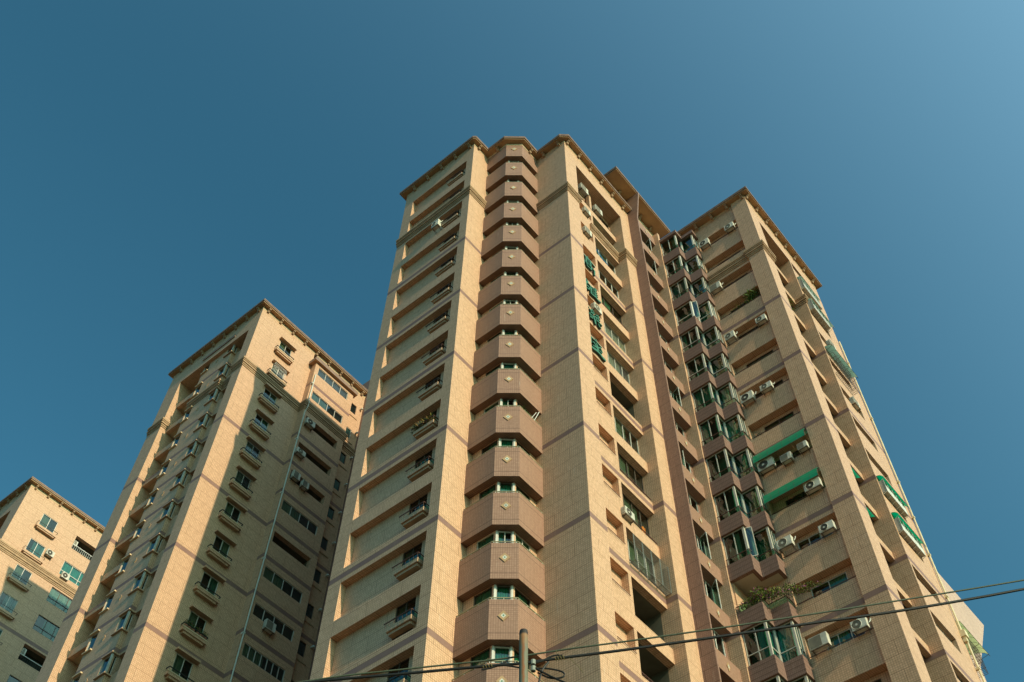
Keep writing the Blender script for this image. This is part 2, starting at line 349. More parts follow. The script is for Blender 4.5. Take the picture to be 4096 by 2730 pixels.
# ================================================================== MAIN TOWER (left wing, balcony corner, sign face, fin, bays, right wing)
M=Bld('apartment_tower','tall central tan tower with stacked brown eight-sided balconies and green lettering',27.57,18.83)
# ---- left wing, face with wide recesses
w=MB(); holes=[]
for k in range(KM+1): holes.append((24.83,30.19,Zc(k)-2.28,Zc(k),.36,None))
facade(w,'X',23.5,24.2,31.05,-EYE,75,holes,'tan')
for k in range(KM+1):   # recess back wall with its own window hole
    facade(w,'X',23.86,24.83,30.19,Zc(k)-2.28,Zc(k),[(25.42,26.60,Zc(k)-2.0,Zc(k)-.02,.28,'dark')],'tan')
w.poly([(23.5,31.05,-EYE),(23.5,31.05,75),(50.55,31.05,75),(50.55,31.05,-EYE)],'tan')
facade(w,'Y',24.2,23.5,25.43,-EYE,75,[],'tan')
# inner walls of the balcony corner
hl=[(22.55,23.57,Zc(k)-2.0,Zc(k)-.01,.25,'dark') for k in range(KM+1)]
facade(w,'X',25.43,22.45,24.2,-EYE,75,hl,'tan')
hr=[(26.08,27.12,Zc(k)-2.0,Zc(k)-.01,.25,'dark') for k in range(KM+1)]
facade(w,'Y',21.86,25.98,27.57,-EYE,75,hr,'tan')
for k in range(KM+1):
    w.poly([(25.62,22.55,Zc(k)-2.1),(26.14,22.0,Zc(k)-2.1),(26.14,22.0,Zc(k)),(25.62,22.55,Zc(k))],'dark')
    w.poly([(25.43,22.45,Zc(k)-3.19),(25.98,21.86,Zc(k)-3.19),(25.98,21.86,Zc(k)-2.02),(25.43,22.45,Zc(k)-2.02)],'tan')
w.poly([(25.43,22.45,74.0),(25.98,21.86,74.0),(25.98,21.86,75),(25.43,22.45,75)],'tan')
M.part(w,'tiled_wall')
# ---- face to the right of the balconies, sign pilaster, setback bays
w=MB()
facade(w,'X',27.57,18.83,21.86,-EYE,75,[],'tan')
facade(w,'Y',18.83,27.57,28.88,-EYE,75,[],'tan')
facade(w,'Y',18.83,34.4,35.57,-EYE,75,[],'tan')
w.poly([(28.88,18.83,-EYE),(28.88,19.49,-EYE),(28.88,19.49,75),(28.88,18.83,75)],'tan')
w.poly([(34.4,18.83,-EYE),(34.4,19.49,-EYE),(34.4,19.49,75),(34.4,18.83,75)],'tan')
w.poly([(34.4,19.49,70.5),(34.4,20.0,70.5),(34.4,20.0,75),(34.4,19.49,75)],'tan')
w.box(28.88,34.4,18.83,20.3,72.86,75,'tan')
holes=[]; OPEN={7,11,12,13,14,15,16}
for k in range(1,KM+1):
    holes.append((28.95,31.28,Zc(k)-1.29,Zc(k),.40,'tan'))
    op=k in OPEN
    holes.append((31.51,34.4,Zc(k)-2.34,Zc(k),1.5 if op else .62,'room' if op else 'dark'))
facade(w,'Y',19.49,28.88,34.4,-EYE,70.5,holes,'tan')
w.box(31.28,31.51,19.49,19.75,70.5,72.86,'tan')
w.box(28.88,34.4,19.49,19.72,70.38,70.5,'tan')
facade(w,'Y',19.9,28.88,34.4,69.6,72.86,[(31.7,34.3,70.0,72.5,.3,'dark'),(29.2,31.1,70.0,72.5,.3,'dark')],'tan')
M.part(w,'tiled_wall')
# ---- brown fin and brown window column
w=MB(); x0,x1=35.57,35.69
prof=[(19.3,-EYE),(18.02,-EYE),(18.02,73.58),(17.56,77.16),(17.75,77.25),(19.3,77.25)]
w.poly([(x0,y,z) for y,z in reversed(prof)],'brown_wall'); w.poly([(x1,y,z) for y,z in prof],'brown_wall')
for i in range(len(prof)):
    a,b=prof[i],prof[(i+1)%len(prof)]; w.poly([(x0,a[0],a[1]),(x1,a[0],a[1]),(x1,b[0],b[1]),(x0,b[0],b[1])],'brown_wall')
M.part(w,'brown_fin')
w=MB()
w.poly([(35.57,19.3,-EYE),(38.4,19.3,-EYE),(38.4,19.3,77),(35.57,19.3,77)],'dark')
for k in range(-1,KM+1):
    z=Zc(k)+.53
    if k==-1: continue
    w.box(35.69,38.4,18.35,18.83,z,z+1.10,'brown',skip='lr')
    facade(w,'Y',18.83,35.69,38.4,z+1.10-.6,z+P,[(36.1,38.25,z+1.12,z+P-.02,.25,'dark')],'brown_wall')
w.box(35.69,38.4,18.35,18.80,-EYE,Zc(KM)+.5,'brown')
M.part(w,'brown_wall')
w=MB(); # tan return wall at the end of the brown column, and behind the bays
w.poly([(38.4,17.98,-EYE),(38.4,19.3,-EYE),(38.4,19.3,75),(38.4,17.98,75)],'tan')
w.poly([(38.4,17.98,-EYE),(38.66,17.98,-EYE),(38.66,17.98,75),(38.4,17.98,75)],'tan')
M.part(w,'tiled_wall')
# ---- tan wall with a shallow brick arch above the brown column, penthouse above
w=MB()
w.box(35.69,38.4,18.50,18.84,74.46,75.1,'tan'); 
facade(w,'Y',18.85,33.4,39.8,75.36,77.25,[],'paint'); w.poly([(33.4,18.85,75),(33.4,30,75),(33.4,30,77.25),(33.4,18.85,77.25)],'paint'); w.poly([(39.8,18.85,75),(39.8,30,75),(39.8,30,77.25),(39.8,18.85,77.25)],'paint')
M.part(w,'penthouse_wall')
w=MB(); N=14
for i in range(N):   # brown arch band
    a0,a1=math.pi*i/N,math.pi*(i+1)/N
    def pa(a,r): return (37.0-math.cos(a)*1.28*r, 74.0+math.sin(a)*.95*r)
    p,q,r_,s_=pa(a0,1),pa(a1,1),pa(a1,.86),pa(a0,.86)
    w.poly([(p[0],18.42,p[1]),(q[0],18.42,q[1]),(r_[0],18.42,r_[1]),(s_[0],18.42,s_[1])],'mould')
    w.poly([(s_[0],18.42,s_[1]),(r_[0],18.42,r_[1]),(r_[0],18.55,r_[1]),(s_[0],18.55,s_[1])],'mould')
M.part(w,'arch_moulding')
pr=[(32.8,17.65),(40.25,17.65),(40.25,30.5),(32.8,30.5)]
ph=roof_slab(M,pr,77.25,'penthouse_cornice')
for u in (34.6,36.0,37.4,38.8): corbel(M,ph,'Y',18.85,u,77.22)
# ---- main roof slab
roof=[(23.06,31.5),(23.06,24.01),(23.24,23.79),(24.56,23.74),(24.57,22.19),(25.57,21.01),(27.06,20.99),(27.05,18.89),(27.52,18.35),(35.55,18.35),(35.55,31.5)]
cn=roof_slab(M,roof)
for u in (24.58,25.96,27.35,28.74,30.14): corbel(M,cn,'X',23.5,u)
for u in (27.80,29.2,30.6,32.0,33.4,34.8): corbel(M,cn,'Y',18.83,u)
for u in (23.95,): corbel(M,cn,'Y',24.2,u)
corbel(M,cn,'X',25.05,23.1); corbel(M,cn,'Y',21.43,26.6); corbel(M,cn,'X',27.57,19.3); corbel(M,cn,'X',27.57,20.7)
roof2=[(39.5,31.5),(39.5,10.42),(51.0,10.42),(51.0,31.5)]
cn2=roof_slab(M,roof2)
for u in (11.1,12.49,13.87,15.3,16.7): corbel(M,cn2,'X',39.95,u)
for u in (40.1,41.5,42.9,44.3,45.7,47.1,48.5,49.9): corbel(M,cn2,'Y',10.9,u)
w=MB(); w.poly([(35.5,19.3,74.9),(39.6,19.3,74.9),(39.6,31.4,74.9),(35.5,31.4,74.9)],'paint'); M.part(w,'roof_deck')
# paint strip under the eaves
w=MB(); moulding(w,[(23.5,31.05),(23.5,24.2),(25.05,24.2),(25.05,22.35),(25.8,21.43),(27.57,21.43),(27.57,18.83),(35.56,18.83)],[(.012,74.72,74.99)],'paint'); M.part(w,'frieze'); w=MB(); moulding(w,[(40.1,17.4),(40.1,12.12),(39.95,12.12),(39.95,10.9),(50.55,10.9)],[(.012,74.72,74.99)],'paint'); M.part(w,'frieze')
belt(M,[(23.5,31.05),(23.5,24.2),(25.05,24.2)])
belt(M,[(27.57,21.45),(27.57,18.83),(28.88,18.83),(28.88,19.45)])
belt(M,[(31.0,19.49),(34.4,19.49),(34.4,18.83),(35.57,18.83)])
# ---- eight-sided corner balconies
oc=[(25.05,24.2),(25.05,22.35),(25.80,21.43),(27.57,21.43)]
inn=[(25.43,24.2),(25.43,22.45),(25.98,21.86),(27.57,21.86)]
for k in range(KM+1):
    z=Zc(k); mb=MB()
    zt=z+2.06
    q=offs(oc,-.14)
    mb.poly([(p[0],p[1],z) for p in oc]+[(p[0],p[1],z) for p in reversed(inn)],'brown_soffit_shade')
    mb.poly([(p[0],p[1],z+.3) for p in oc]+[(p[0],p[1],z+.3) for p in reversed(inn)],'brown')
    for i in range(3):
        a,b=oc[i],oc[i+1]; c,d=q[i+1],q[i]
        mb.poly([(a[0],a[1],z),(b[0],b[1],z),(b[0],b[1],zt),(a[0],a[1],zt)],'brown')
        mb.poly([(d[0],d[1],z+.3),(c[0],c[1],z+.3),(c[0],c[1],zt),(d[0],d[1],zt)],'brown')
        mb.poly([(a[0],a[1],zt),(b[0],b[1],zt),(c[0],c[1],zt),(d[0],d[1],zt)],'brown')
    bal=M.part(mb,'balcony')
    t=Vector((.75,-.92)).normalized(); nn=(-.775,-.632)
    diamond(M,bal,25.425,21.89,z+1.18,(t.x,t.y),nn,.235,.27)
    if k>0:
        mb=MB(); ol=k in (4,6) ; mat='rail_olive'
        rp=offs(oc,-.06); ph_=[(p[0],p[1],zt+.13) for p in rp]
        for i in range(3): mb.bar(ph_[i],ph_[i+1],.028,mat,6)
        for i in range(3):
            a,b=Vector(ph_[i]),Vector(ph_[i+1]); n=3 if i!=1 else 2
            for j in range(n+1):
                p=a.lerp(b,(j+.15)/(n+.3)); mb.bar((p.x,p.y,zt-.02),p,.014,'rail_white')
        # scroll work
        c0=Vector(((25.05+25.8)/2+.05,(22.35+21.43)/2+.05,zt+.05))
        for s_ in (-1,1):
            pts=[c0+Vector((t.x,t.y,0))*(s_*(.06+.035*a*math.cos(a*2.2)))+Vector((0,0,.05*math.sin(a*2.2))) for a in [i*.25 for i in range(9)]]
            mb.tube(pts,.008,'rail_brown',4)
        M.part(mb,'railing',bal)
CUR=['cur_green','cur_green','cur_green:0:.6','cur_teal','cur_cream','cur_green','cur_green:.4:1']
GT={4:'glass',9:'glass'}
for k in range(15):
    z=Zc(k); fr='alu' if k not in (4,) else 'cur_teal'
    c=CUR[(k*3)%7] if k not in (1,2) else None
    window(M,'X',25.43+.02,22.55,23.57,z-2.0,z-.01,1,fr='bronze' if k%3 else 'alu',cur=c)
    window(M,'Y',21.88,26.08,27.12,z-2.0,z-.01,1 if k%2 else 2,fr='bronze' if k%4 else 'alu',cur=CUR[(k*2+1)%7])
    mb=MB()  # diagonal middle window between two light posts
    A=Vector((25.43,22.45,0)); Bv=Vector((25.98,21.86,0)); d=(Bv-A).normalized(); nrm=Vector((-.73,-.68,0))
    def seg(s0,s1,za,zb,m,off=.0,th=.07,mb=mb):
        p=[A+d*s0-nrm*off,A+d*s1-nrm*off]; q=[x-nrm*th for x in p]; L=[(p[0].x,p[0].y),(p[1].x,p[1].y),(q[1].x,q[1].y),(q[0].x,q[0].y)]; mb.prism(L,za,zb,m)
    Ld=(Bv-A).length
    pw='white'
    seg(0,.085,z-2.05,z-.01,pw,-.01); seg(Ld-.085,Ld,z-2.05,z-.01,pw,-.01)
    seg(.085,.13,z-2.0,z-.02,'alu',.02); seg(Ld-.13,Ld-.085,z-2.0,z-.02,'alu',.02); seg(.13,Ld-.13,z-.09,z-.02,'bronze' if k%2 else 'alu',.02); seg(.13,Ld-.13,z-2.0,z-1.93,'alu',.02)
    if k%3==0: seg(Ld*.5-.02,Ld*.5+.02,z-1.93,z-.09,'alu',.02)
    wd=M.part(mb,'window'); pm=MB(); p0=A+d*.13-nrm*.05; p1=A+d*(Ld-.13)-nrm*.05
    pm.poly([(p0.x,p0.y,z-1.95),(p1.x,p1.y,z-1.95),(p1.x,p1.y,z-.08),(p0.x,p0.y,z-.08)],'glass'); M.part(pm,'pane',wd)
    if k not in (0,1,4):
        cm=MB(); prev=None; frac=1 if k%3 else .6
        for i in range(15):
            s_=.12+(Ld-.24)*frac*i/14; pp=A+d*s_-nrm*(.13+.02*math.sin(i*2.3)); q=((pp.x,pp.y,z-2.0),(pp.x,pp.y,z-.05))
            if prev: cm.poly([prev[0],q[0],q[1],prev[1]],CUR[(k+2)%7].split(':')[0])
            prev=q
        M.part(cm,'curtain',wd,smooth=True)
# ---- left wing: recess windows and planter balconies
for k in range(15):
    z=Zc(k)
    window(M,'X',23.90,25.42,26.60,z-2.0,z-.02,2,fr='bronze',gl='glass_dark',cur='cur_cream:.5:1' if k in (9,12,13) else ('cur_green:.4:1' if k%3==1 else None))
    mb=MB(); yb0,yb1=25.22,26.64
    mb.box(23.50,23.86,yb0,yb1,z-1.62,z-1.38,'tan',bot='mould'); mb.box(23.58,23.86,yb0+.08,yb1-.08,z-1.76,z-1.62,'tan',bot='mould')
    pl=M.part(mb,'planter_ledge'); mb=MB(); zr=z-1.17
    mt='rail_brown' if k in (7,9,10,11,12,13) else 'iron'
    for a,b in (((23.45,yb1+.1,zr),(23.45,yb0-.05,zr)),((23.45,yb0-.05,zr),(23.86,yb0-.05,zr))): mb.bar(a,b,.026,mt,6)
    for j in range(7): y=yb0-.03+(yb1-yb0+.05)*j/6; mb.bar((23.45,y,z-1.40),(23.45,y,zr),.009,mt)
    M.part(mb,'railing',pl)
    if k>=10:
        mb=MB(); mb.poly([(23.47,yb0,z-1.38),(23.85,yb0,z-1.38),(23.85,yb0,zr),(23.47,yb0,zr)],'glass'); mb.poly([(23.47,yb0,z-1.38),(23.47,yb0+.55,z-1.38),(23.47,yb0+.55,zr),(23.47,yb0,zr)],'glass'); M.part(mb,'glass_guard',pl)
# ---- setback column windows
styles={0:('white','glass_dark',None,3),1:('white','glass','cur_cream:0:.5',2),2:('white','glass','cur_cream:0:.7',3),3:('white','glass_dark',None,4),4:('bronze','glass','cur_cream:0:.6',3),5:('alu','glass_frost','cur_cream',4),6:('alu','glass_frost','cur_cream:0:.7',4),8:('alu','glass_grey','cur_cream:0:.6',4),9:('bronze','glass_grey','cur_cream:.1:.6',4),10:('bronze','glass_grey','cur_cream:.2:.7',4)}
for k,(fr,gl,cu,n) in styles.items():
    if k==0: window(M,'Y',19.93,31.7,34.3,70.0,72.5,3,fr='bronze',gl='glass_dark'); window(M,'Y',19.93,29.2,31.1,70.0,72.5,2,fr='bronze',gl='glass_dark'); continue
    window(M,'Y',19.89,31.51,34.4,Zc(k)-2.34,Zc(k)-.01,n,fr=fr,gl=gl,cur=cu)
for k in (11,): window(M,'Y',19.89,31.51,34.4,Zc(k)-2.34,Zc(k)-.01,4,fr='alu',gl='glass_grey',cur='cur_cream:.2:.9')
for k in (7,12,13,14): window(M,'Y',20.93,31.6,33.9,Zc(k)-2.34,Zc(k)-.3,3,fr='alu',gl='glass_dark',cur='cur_green:.5:1')
for k in (4,9,10,11,13,14):   # handrails on the parapets
    mb=MB(); z=Zc(k)-2.34; x1_=34.35
    mb.bar((31.52,19.53,z+.22),(x1_,19.53,z+.22),.025,'rail_brown',6)
    for j in range(6): x=31.55+(x1_-31.6)*j/5; mb.bar((x,19.53,z),(x,19.53,z+.22),.012,'rail_brown')
    if k in (13,14):
        for j in range(14):
            x=31.7+j*.19; mb.tube([(x+.07*math.cos(a),19.53,z+.10+.06*math.sin(a)) for a in [i*.9 for i in range(8)]],.007,'rail_brown',3)
    M.part(mb,'railing')
mb=MB(); z=Zc(12)-2.34+0; 
# steel window cage on one storey
z0=Zc(11)-2.4; zt=Zc(11)-.75
for i in range(15):
    zz=z0+(zt-z0)*i/14; mb.bar((31.5,19.12,zz),(34.38,19.12,zz),.009,'steel'); mb.bar((34.38,19.12,zz),(34.38,19.49,zz),.009,'steel')
for i in range(5):
    x=31.5+2.88*i/4; mb.bar((x-.02,19.12,z0),(x-.02,19.12,zt),.016,'steel'); mb.bar((x+.03,19.12,z0),(x+.03,19.12,zt),.016,'steel'); mb.bar((x,19.12,z0),(x,19.49,z0-.02),.014,'steel')
[mb.bar((31.5,19.12+.06*j,z0-.03),(34.4,19.12+.06*j,z0-.03),.011,'steel') for j in range(6)]; M.part(mb,'window_cage')
for k in range(6,15):   # thin drip rail under the small niches
    mb=MB(); z=Zc(k)-1.42; mb.bar((29.85,19.44,z),(31.25,19.44,z),.018,'rail_brown'); M.part(mb,'niche_rail')
# ---- brown column windows and ornaments
OP={0:[(36.15,.55,-.0)],}
for k in range(0,14):
    z=Zc(k)+.53+1.12; z1=Zc(k)+.53+P-.02
    if k==0: z1=z+1.6
    kk=k
    op=None
    if k in (1,7,11): op=[(37.75,-.55,1.25)]
    if k in (2,12): op=[(38.1,-.6,.95),(36.2,.45,1.3)]
    if k in (9,): op=[(37.6,-.6,.5)]
    window(M,'Y',18.86,36.1,38.25,z,z1-.0,3,fr='white' if op or k%2 else 'alu',gl='glass_dark',cur=['cur_green:0:.4','cur_cream:.5:.8',None][k%3],open_=op)
    w_=MB(); 
    diamond(M,None,37.25,18.35,Zc(k)+.53+.56,(1,0),(0,-1),.14,.28)
# ---- zigzag bays
za=[(38.5,17.98),(38.5,16.52),(39.3,16.52),(39.3,15.52),(40.1,15.52)]
path=za
wp=offs(za,-.13)
for k in range(1,KM+1):
    z0=Zc(k)+.64; z1=Zc(k)+1.69
    mb=MB(); q=offs(path,-.14)
    for i in range(4):
        a,b=path[i],path[i+1]; c,d=q[i+1],q[i]
        mb.poly([(a[0],a[1],z0),(b[0],b[1],z0),(b[0],b[1],z1),(a[0],a[1],z1)],'brown_bay'); mb.poly([(d[0],d[1],z0+.2),(c[0],c[1],z0+.2),(c[0],c[1],z1),(d[0],d[1],z1)],'brown_bay')
        mb.poly([(a[0],a[1],z1),(b[0],b[1],z1),(c[0],c[1],z1),(d[0],d[1],z1)],'brown_bay')
    slab=[(p[0],p[1]) for p in path]+[(40.6,15.52),(40.6,17.98)]
    mb.poly([(p[0],p[1],z0) for p in slab],'soffit_white' if k==11 else 'brown_soffit_shade'); mb.poly([(p[0],p[1],z0+.2) for p in slab],'brown_bay')
    if k==11:
        q2=offs(path,-.22)
        mb.poly([(p[0],p[1],z0-.002) for p in path]+[(p[0],p[1],z0-.002) for p in reversed(q2)],'brown_bay')
    bay=M.part(mb,'bay_parapet')
    if k in (4,13): pass
    else:
        mb=MB(); r=offs(path,-.05); zr=z1+.42
        for i in range(4): mb.bar((r[i][0],r[i][1],zr),(r[i+1][0],r[i+1][1],zr),.024,'rail_brown',6)
        for i in range(5): mb.bar((r[i][0],r[i][1],z1),(r[i][0],r[i][1],zr),.018,'rail_brown')
        mb.bar((r[0][0],r[0][1]-.16,z1),(r[0][0],r[0][1]-.16,zr),.018,'rail_brown')
        rl=M.part(mb,'railing',bay); gm=MB()
        for i in range(4):
            a,b=r[i],r[i+1]; s_=.18 if i==0 else .02; L=math.hypot(b[0]-a[0],b[1]-a[1]); ux,uy=(b[0]-a[0])/L,(b[1]-a[1])/L
            gm.poly([(a[0]+ux*s_,a[1]+uy*s_,z1+.02),(b[0],b[1],z1+.02),(b[0],b[1],zr-.02),(a[0]+ux*s_,a[1]+uy*s_,zr-.02)],'glass')
        gm.build('glass_panel',rl,M.base)
    # glazing storey above this parapet
    if k==12: continue
    wz0,wz1=z1+(.02 if k in (4,13) else 0),Zc(k-1)+.64
    fr='white' if k in (1,2,4) else 'alu'
    tr=.3 if k in (4,13,5,6) else None
    gl='glass'
    cu={1:'cur_green:0:.35',2:'cur_green:0:.35',3:'cur_plum',4:None,5:'cur_cream:.75:1',6:None,7:'cur_green',8:'cur_green:.5:1',9:None,10:None,11:'cur_cream:.3:.6',13:'cur_teal:.0:.5',14:None}.get(k)
    A_=wp
    window(M,'X',A_[0][0],A_[1][1],A_[0][1]-.02,wz0,wz1,2 if k not in (4,) else 1,fr=fr,gl=gl,cur=cu,depth=.2,transom=tr)
    window(M,'Y',A_[1][1],A_[1][0]+.07,A_[2][0],wz0,wz1,1,fr=fr,gl=gl,cur='cur_green' if k in (7,8,10,13) else None,depth=.2,transom=tr,open_=[(38.75,.35,1.2)] if k in (4,11) else None)
    window(M,'X',A_[2][0],A_[3][1],A_[2][1],wz0,wz1,1,fr=fr,gl=gl,cur={3:'cur_cream:0:.3',7:'cur_cream:.3:.8',8:'cur_cream:.4:1',9:'cur_cream:.3:.6',13:'cur_teal:.3:1',4:'cur_cream:0:.5',10:'cur_cream:.2:.5'}.get(k),depth=.2,transom=tr)
    window(M,'Y',A_[3][1],A_[3][0]+.07,A_[4][0],wz0,wz1,2,fr=fr,gl=gl,cur='cur_teal' if k==13 else None,depth=.2,transom=tr)
    mb=MB(); 
    for j in (1,3):
        x,y=A_[j]; mb.box(x-.02,x+.10,y-.02,y+.10,wz0,wz1,fr)
    mb.box(A_[2][0]-.03,A_[2][0]+.05,A_[2][1]-.01,A_[2][1]+.06,wz0,wz1,fr)
    M.part(mb,'corner_post')
w=MB(); 
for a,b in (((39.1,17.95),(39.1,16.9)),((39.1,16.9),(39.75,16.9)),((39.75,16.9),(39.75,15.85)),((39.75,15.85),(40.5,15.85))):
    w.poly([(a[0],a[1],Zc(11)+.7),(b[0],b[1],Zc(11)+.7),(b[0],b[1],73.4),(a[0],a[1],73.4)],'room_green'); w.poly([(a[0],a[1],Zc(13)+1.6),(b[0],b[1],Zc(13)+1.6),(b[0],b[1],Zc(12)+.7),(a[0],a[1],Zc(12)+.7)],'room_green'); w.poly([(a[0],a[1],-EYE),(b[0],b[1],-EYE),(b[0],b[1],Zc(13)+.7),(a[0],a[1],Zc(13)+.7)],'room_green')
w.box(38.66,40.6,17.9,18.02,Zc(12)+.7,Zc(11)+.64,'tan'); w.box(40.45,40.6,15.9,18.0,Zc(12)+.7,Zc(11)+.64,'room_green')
M.part(w,'bay_back_wall')
w=MB(); q=offs(path,.07)
w.prism(list(q)+[(40.6,15.45),(40.6,18.05)],73.45,73.80,'brown_bay'); M.part(w,'bay_roof')
# ---- right wing
w=MB(); R=40.1
facade(w,'X',39.95,10.9,12.12,-EYE,75,[],'tan')
holes=[(12.15,15.52,Zc(k)-1.30,Zc(k),.5,None) for k in range(KM+1)]
facade(w,'X',R,12.12,18.0,-EYE,75,holes,'tan')
for k in range(KM+1): facade(w,'X',R+.5,12.15,15.52,Zc(k)-1.30,Zc(k),[(12.75,14.75,Zc(k)-1.30,Zc(k)-.22,.3,'dark')],'tan')
w.poly([(39.95,12.12,-EYE),(40.1,12.12,-EYE),(40.1,12.12,75),(39.95,12.12,75)],'tan')
facade(w,'Y',10.9,39.95,41.42,-EYE,75,[],'tan')
w.poly([(41.42,10.9,-EYE),(41.42,11.6,-EYE),(41.42,11.6,75),(41.42,10.9,75)],'tan')
facade(w,'Y',10.9,45.80,50.55,-EYE,75,[(46.0,48.9,Zc(k)-1.0,Zc(k)+.04,.35,'dark') for k in range(KM+1)],'tan')
facade(w,'X',45.80,10.9,14.0,-EYE,75,[],'tan')
w.box(41.42,45.80,10.9,11.9,72.86,75,'tan')
w.poly([(50.55,10.9,-EYE),(50.55,31.05,-EYE),(50.55,31.05,75),(50.55,10.9,75)],'tan')
for k in range(KM+1):
    z=Zc(k)+.52
    if k>0: w.box(41.42,45.80,11.6,11.98,z,z+.62,'tan',skip='lr')
    w.poly([(41.42,13.0,z),(45.8,13.0,z),(45.8,13.0,z+P),(41.42,13.0,z+P)],'room'); w.poly([(41.42,11.9,z),(45.8,11.9,z),(45.8,13.0,z),(41.42,13.0,z)],'soffit_white')
M.part(w,'tiled_wall')
belt(M,[(40.1,15.5),(40.1,12.12),(39.95,12.12),(39.95,10.9),(41.42,10.9),(41.42,11.5)])
belt(M,[(45.80,12.0),(45.80,10.9),(47.0,10.9)])
for k in range(15):
    z=Zc(k); mb=MB(); mb.bar((40.10,12.15,z-1.22),(40.10,15.5,z-1.22),.022,'rail_brown',6)
    for j in range(4): mb.bar((40.12,12.3+j,z-1.30),(40.12,12.3+j,z-1.22),.012,'rail_brown')
    M.part(mb,'handrail')
    cu={1:'cur_teal:.2:.5',2:'cur_green:.2:.6',4:'cur_green:.1:.7',5:'cur_green:.1:.9',7:'cur_green:0:.3',10:'cur_cream:.0:.4',11:'cur_cream:0:.5',12:'cur_cream:.4:1'}.get(k)
    window(M,'X',R+.53,12.75,14.75,z-1.30,z-.22,2 if k%2 else 3,fr='bronze' if k not in (11,12,10) else 'alu',gl='glass' if k not in (6,) else 'glass_dark',cur=cu)
    if k not in (8,9): window(M,'Y',11.15,46.0,48.9,z-1.0,z+.04,3,fr='alu' if k%2 else 'bronze',gl='glass_frost' if k in (6,10,12) else 'glass',cur='cur_cream:0:.5' if k in (6,10,12) else None)
# the flared wall beyond the right wing
PK=Bld('pink_tiled_building','low pink tiled building with a flared wall end at the lower right edge',50.6,12)
w=MB(); pts=[(50.7,-EYE),(57.0,-EYE),(57.0,41.5),(59.85,44.91),(63.11,48.8),(55.9,48.6),(50.7,48.5)]
y0,y1=12.0,14.5
w.poly([(x,y0,z) for x,z in pts],'pink'); w.poly([(x,y1,z) for x,z in reversed(pts)],'pink')
for i in range(len(pts)):
    a,b=pts[i],pts[(i+1)%len(pts)]; w.poly([(a[0],y0,a[1]),(a[0],y1,a[1]),(b[0],y1,b[1]),(b[0],y0,b[1])],'pink')
PK.part(w,'wall')
window(PK,'Y',11.96,54.6,55.8,33.2,35.0,2,fr='alu',gl='glass_dark')
w=MB(); w.poly([(54.6,11.995,33.2),(55.8,11.995,33.2),(55.8,11.995,35),(54.6,11.995,35)],'dark'); PK.part(w,'opening')
# ================================================================== TOWER 2
T=Bld('apartment_tower','tan tower left of centre with a long shadow edge down its sunlit face',23.5,47.25)
K2=13
w=MB()
facade(w,'X',23.5,47.25,48.35,-EYE,75,[],'tan'); facade(w,'X',23.5,56.85,58.6,-EYE,75,[],'tan')
w.box(23.5,25.2,48.35,56.85,72.62,75,'tan')
w.poly([(23.5,48.35,-EYE),(24.13,48.35,-EYE),(24.13,48.35,73),(23.5,48.35,73)],'tan'); w.poly([(23.5,56.85,-EYE),(25.2,56.85,-EYE),(25.2,56.85,73),(23.5,56.85,73)],'tan')
facade(w,'X',24.13,48.35,50.38,-EYE,72.7,[(48.6,50.3,Zc(k)-1.25,Zc(k)+.1,.4,'dark') for k in range(K2+1)],'tan')
facade(w,'Y',47.25,23.5,29.45,-EYE,75,[(26.0,27.25,Zc(k)-1.35,Zc(k)-.02,.16,'dark') for k in range(K2+1)],'tan')
facade(w,'Y',47.25,33.85,35.6,-EYE,75,[(34.3,34.92,Zc(k)-1.12,Zc(k)-.0,.16,'dark') for k in range(K2+1)],'tan')
w.poly([(23.5,58.6,-EYE),(23.5,58.6,75),(36,58.6,75),(36,58.6,-EYE)],'tan')
facade(w,'X',25.2,54.1,56.85,-EYE,72.7,[],'paint')
T.part(w,'tiled_wall')
w=MB()
facade(w,'Y',46.6,29.45,33.85,-EYE,72.9,[(29.83,33.28,Zc(k)-1.24,Zc(k)-.27,1.2 if k in (2,3,4,6) else .2,'dark' ) for k in range(K2+1)],'tan_each')
facade(w,'X',29.45,46.6,47.25,-EYE,72.9,[],'tan_each'); w.poly([(33.85,46.6,-EYE),(33.85,47.25,-EYE),(33.85,47.25,72.9),(33.85,46.6,72.9)],'tan_each')
w.box(29.15,34.1,46.35,47.24,72.9,73.3,'fascia',bot='eave')
T.part(w,'tiled_wall')
w=MB()  # centre block of the shaded face
hx=[(50.40,51.22,Zc(k)-1.27,Zc(k)+.1,.2,'dark') for k in range(K2+1)]+[(53.3,54.08,Zc(k)-1.27,Zc(k)+.1,.2,'dark') for k in range(K2+1)]
facade(w,'X',23.77,50.38,54.1,-EYE,73.3,hx,'tan_each')
facade(w,'Y',50.38,23.77,24.13,-EYE,73.3,[(23.80,24.12,Zc(k)-1.27,Zc(k)+.1,.2,'dark') for k in range(K2+1)],'tan_each')
w.poly([(23.77,54.1,-EYE),(25.2,54.1,-EYE),(25.2,54.1,73.3),(23.77,54.1,73.3)],'tan_each')
w.box(23.42,24.0,50.2,54.2,73.3,73.6,'fascia',bot='fascia')
for k in range(1,K2+1): w.box(24.08,24.43,54.1,56.85,Zc(k),Zc(k)+.62,'tan',skip='rb'); w.box(24.43,25.2,54.1,56.85,Zc(k)+.05,Zc(k)+.3,'paint')
T.part(w,'tiled_wall')
TR=[(23.08,59.0),(23.08,46.8),(35.52,46.8),(35.52,59.0)]
ct=roof_slab(T,TR)
for u in (47.7,49.1,50.5,51.9,53.3,54.7,56.1,57.5): corbel(T,ct,'X',23.5,u)
for u in (24.0,25.4,26.8,28.2,29.6,31.0,32.4,33.8,35.1): corbel(T,ct,'Y',47.25,u)
w=MB(); moulding(w,[(23.5,58.6),(23.5,47.25),(35.6,47.25)],[(.012,74.72,74.99)],'paint'); T.part(w,'frieze')
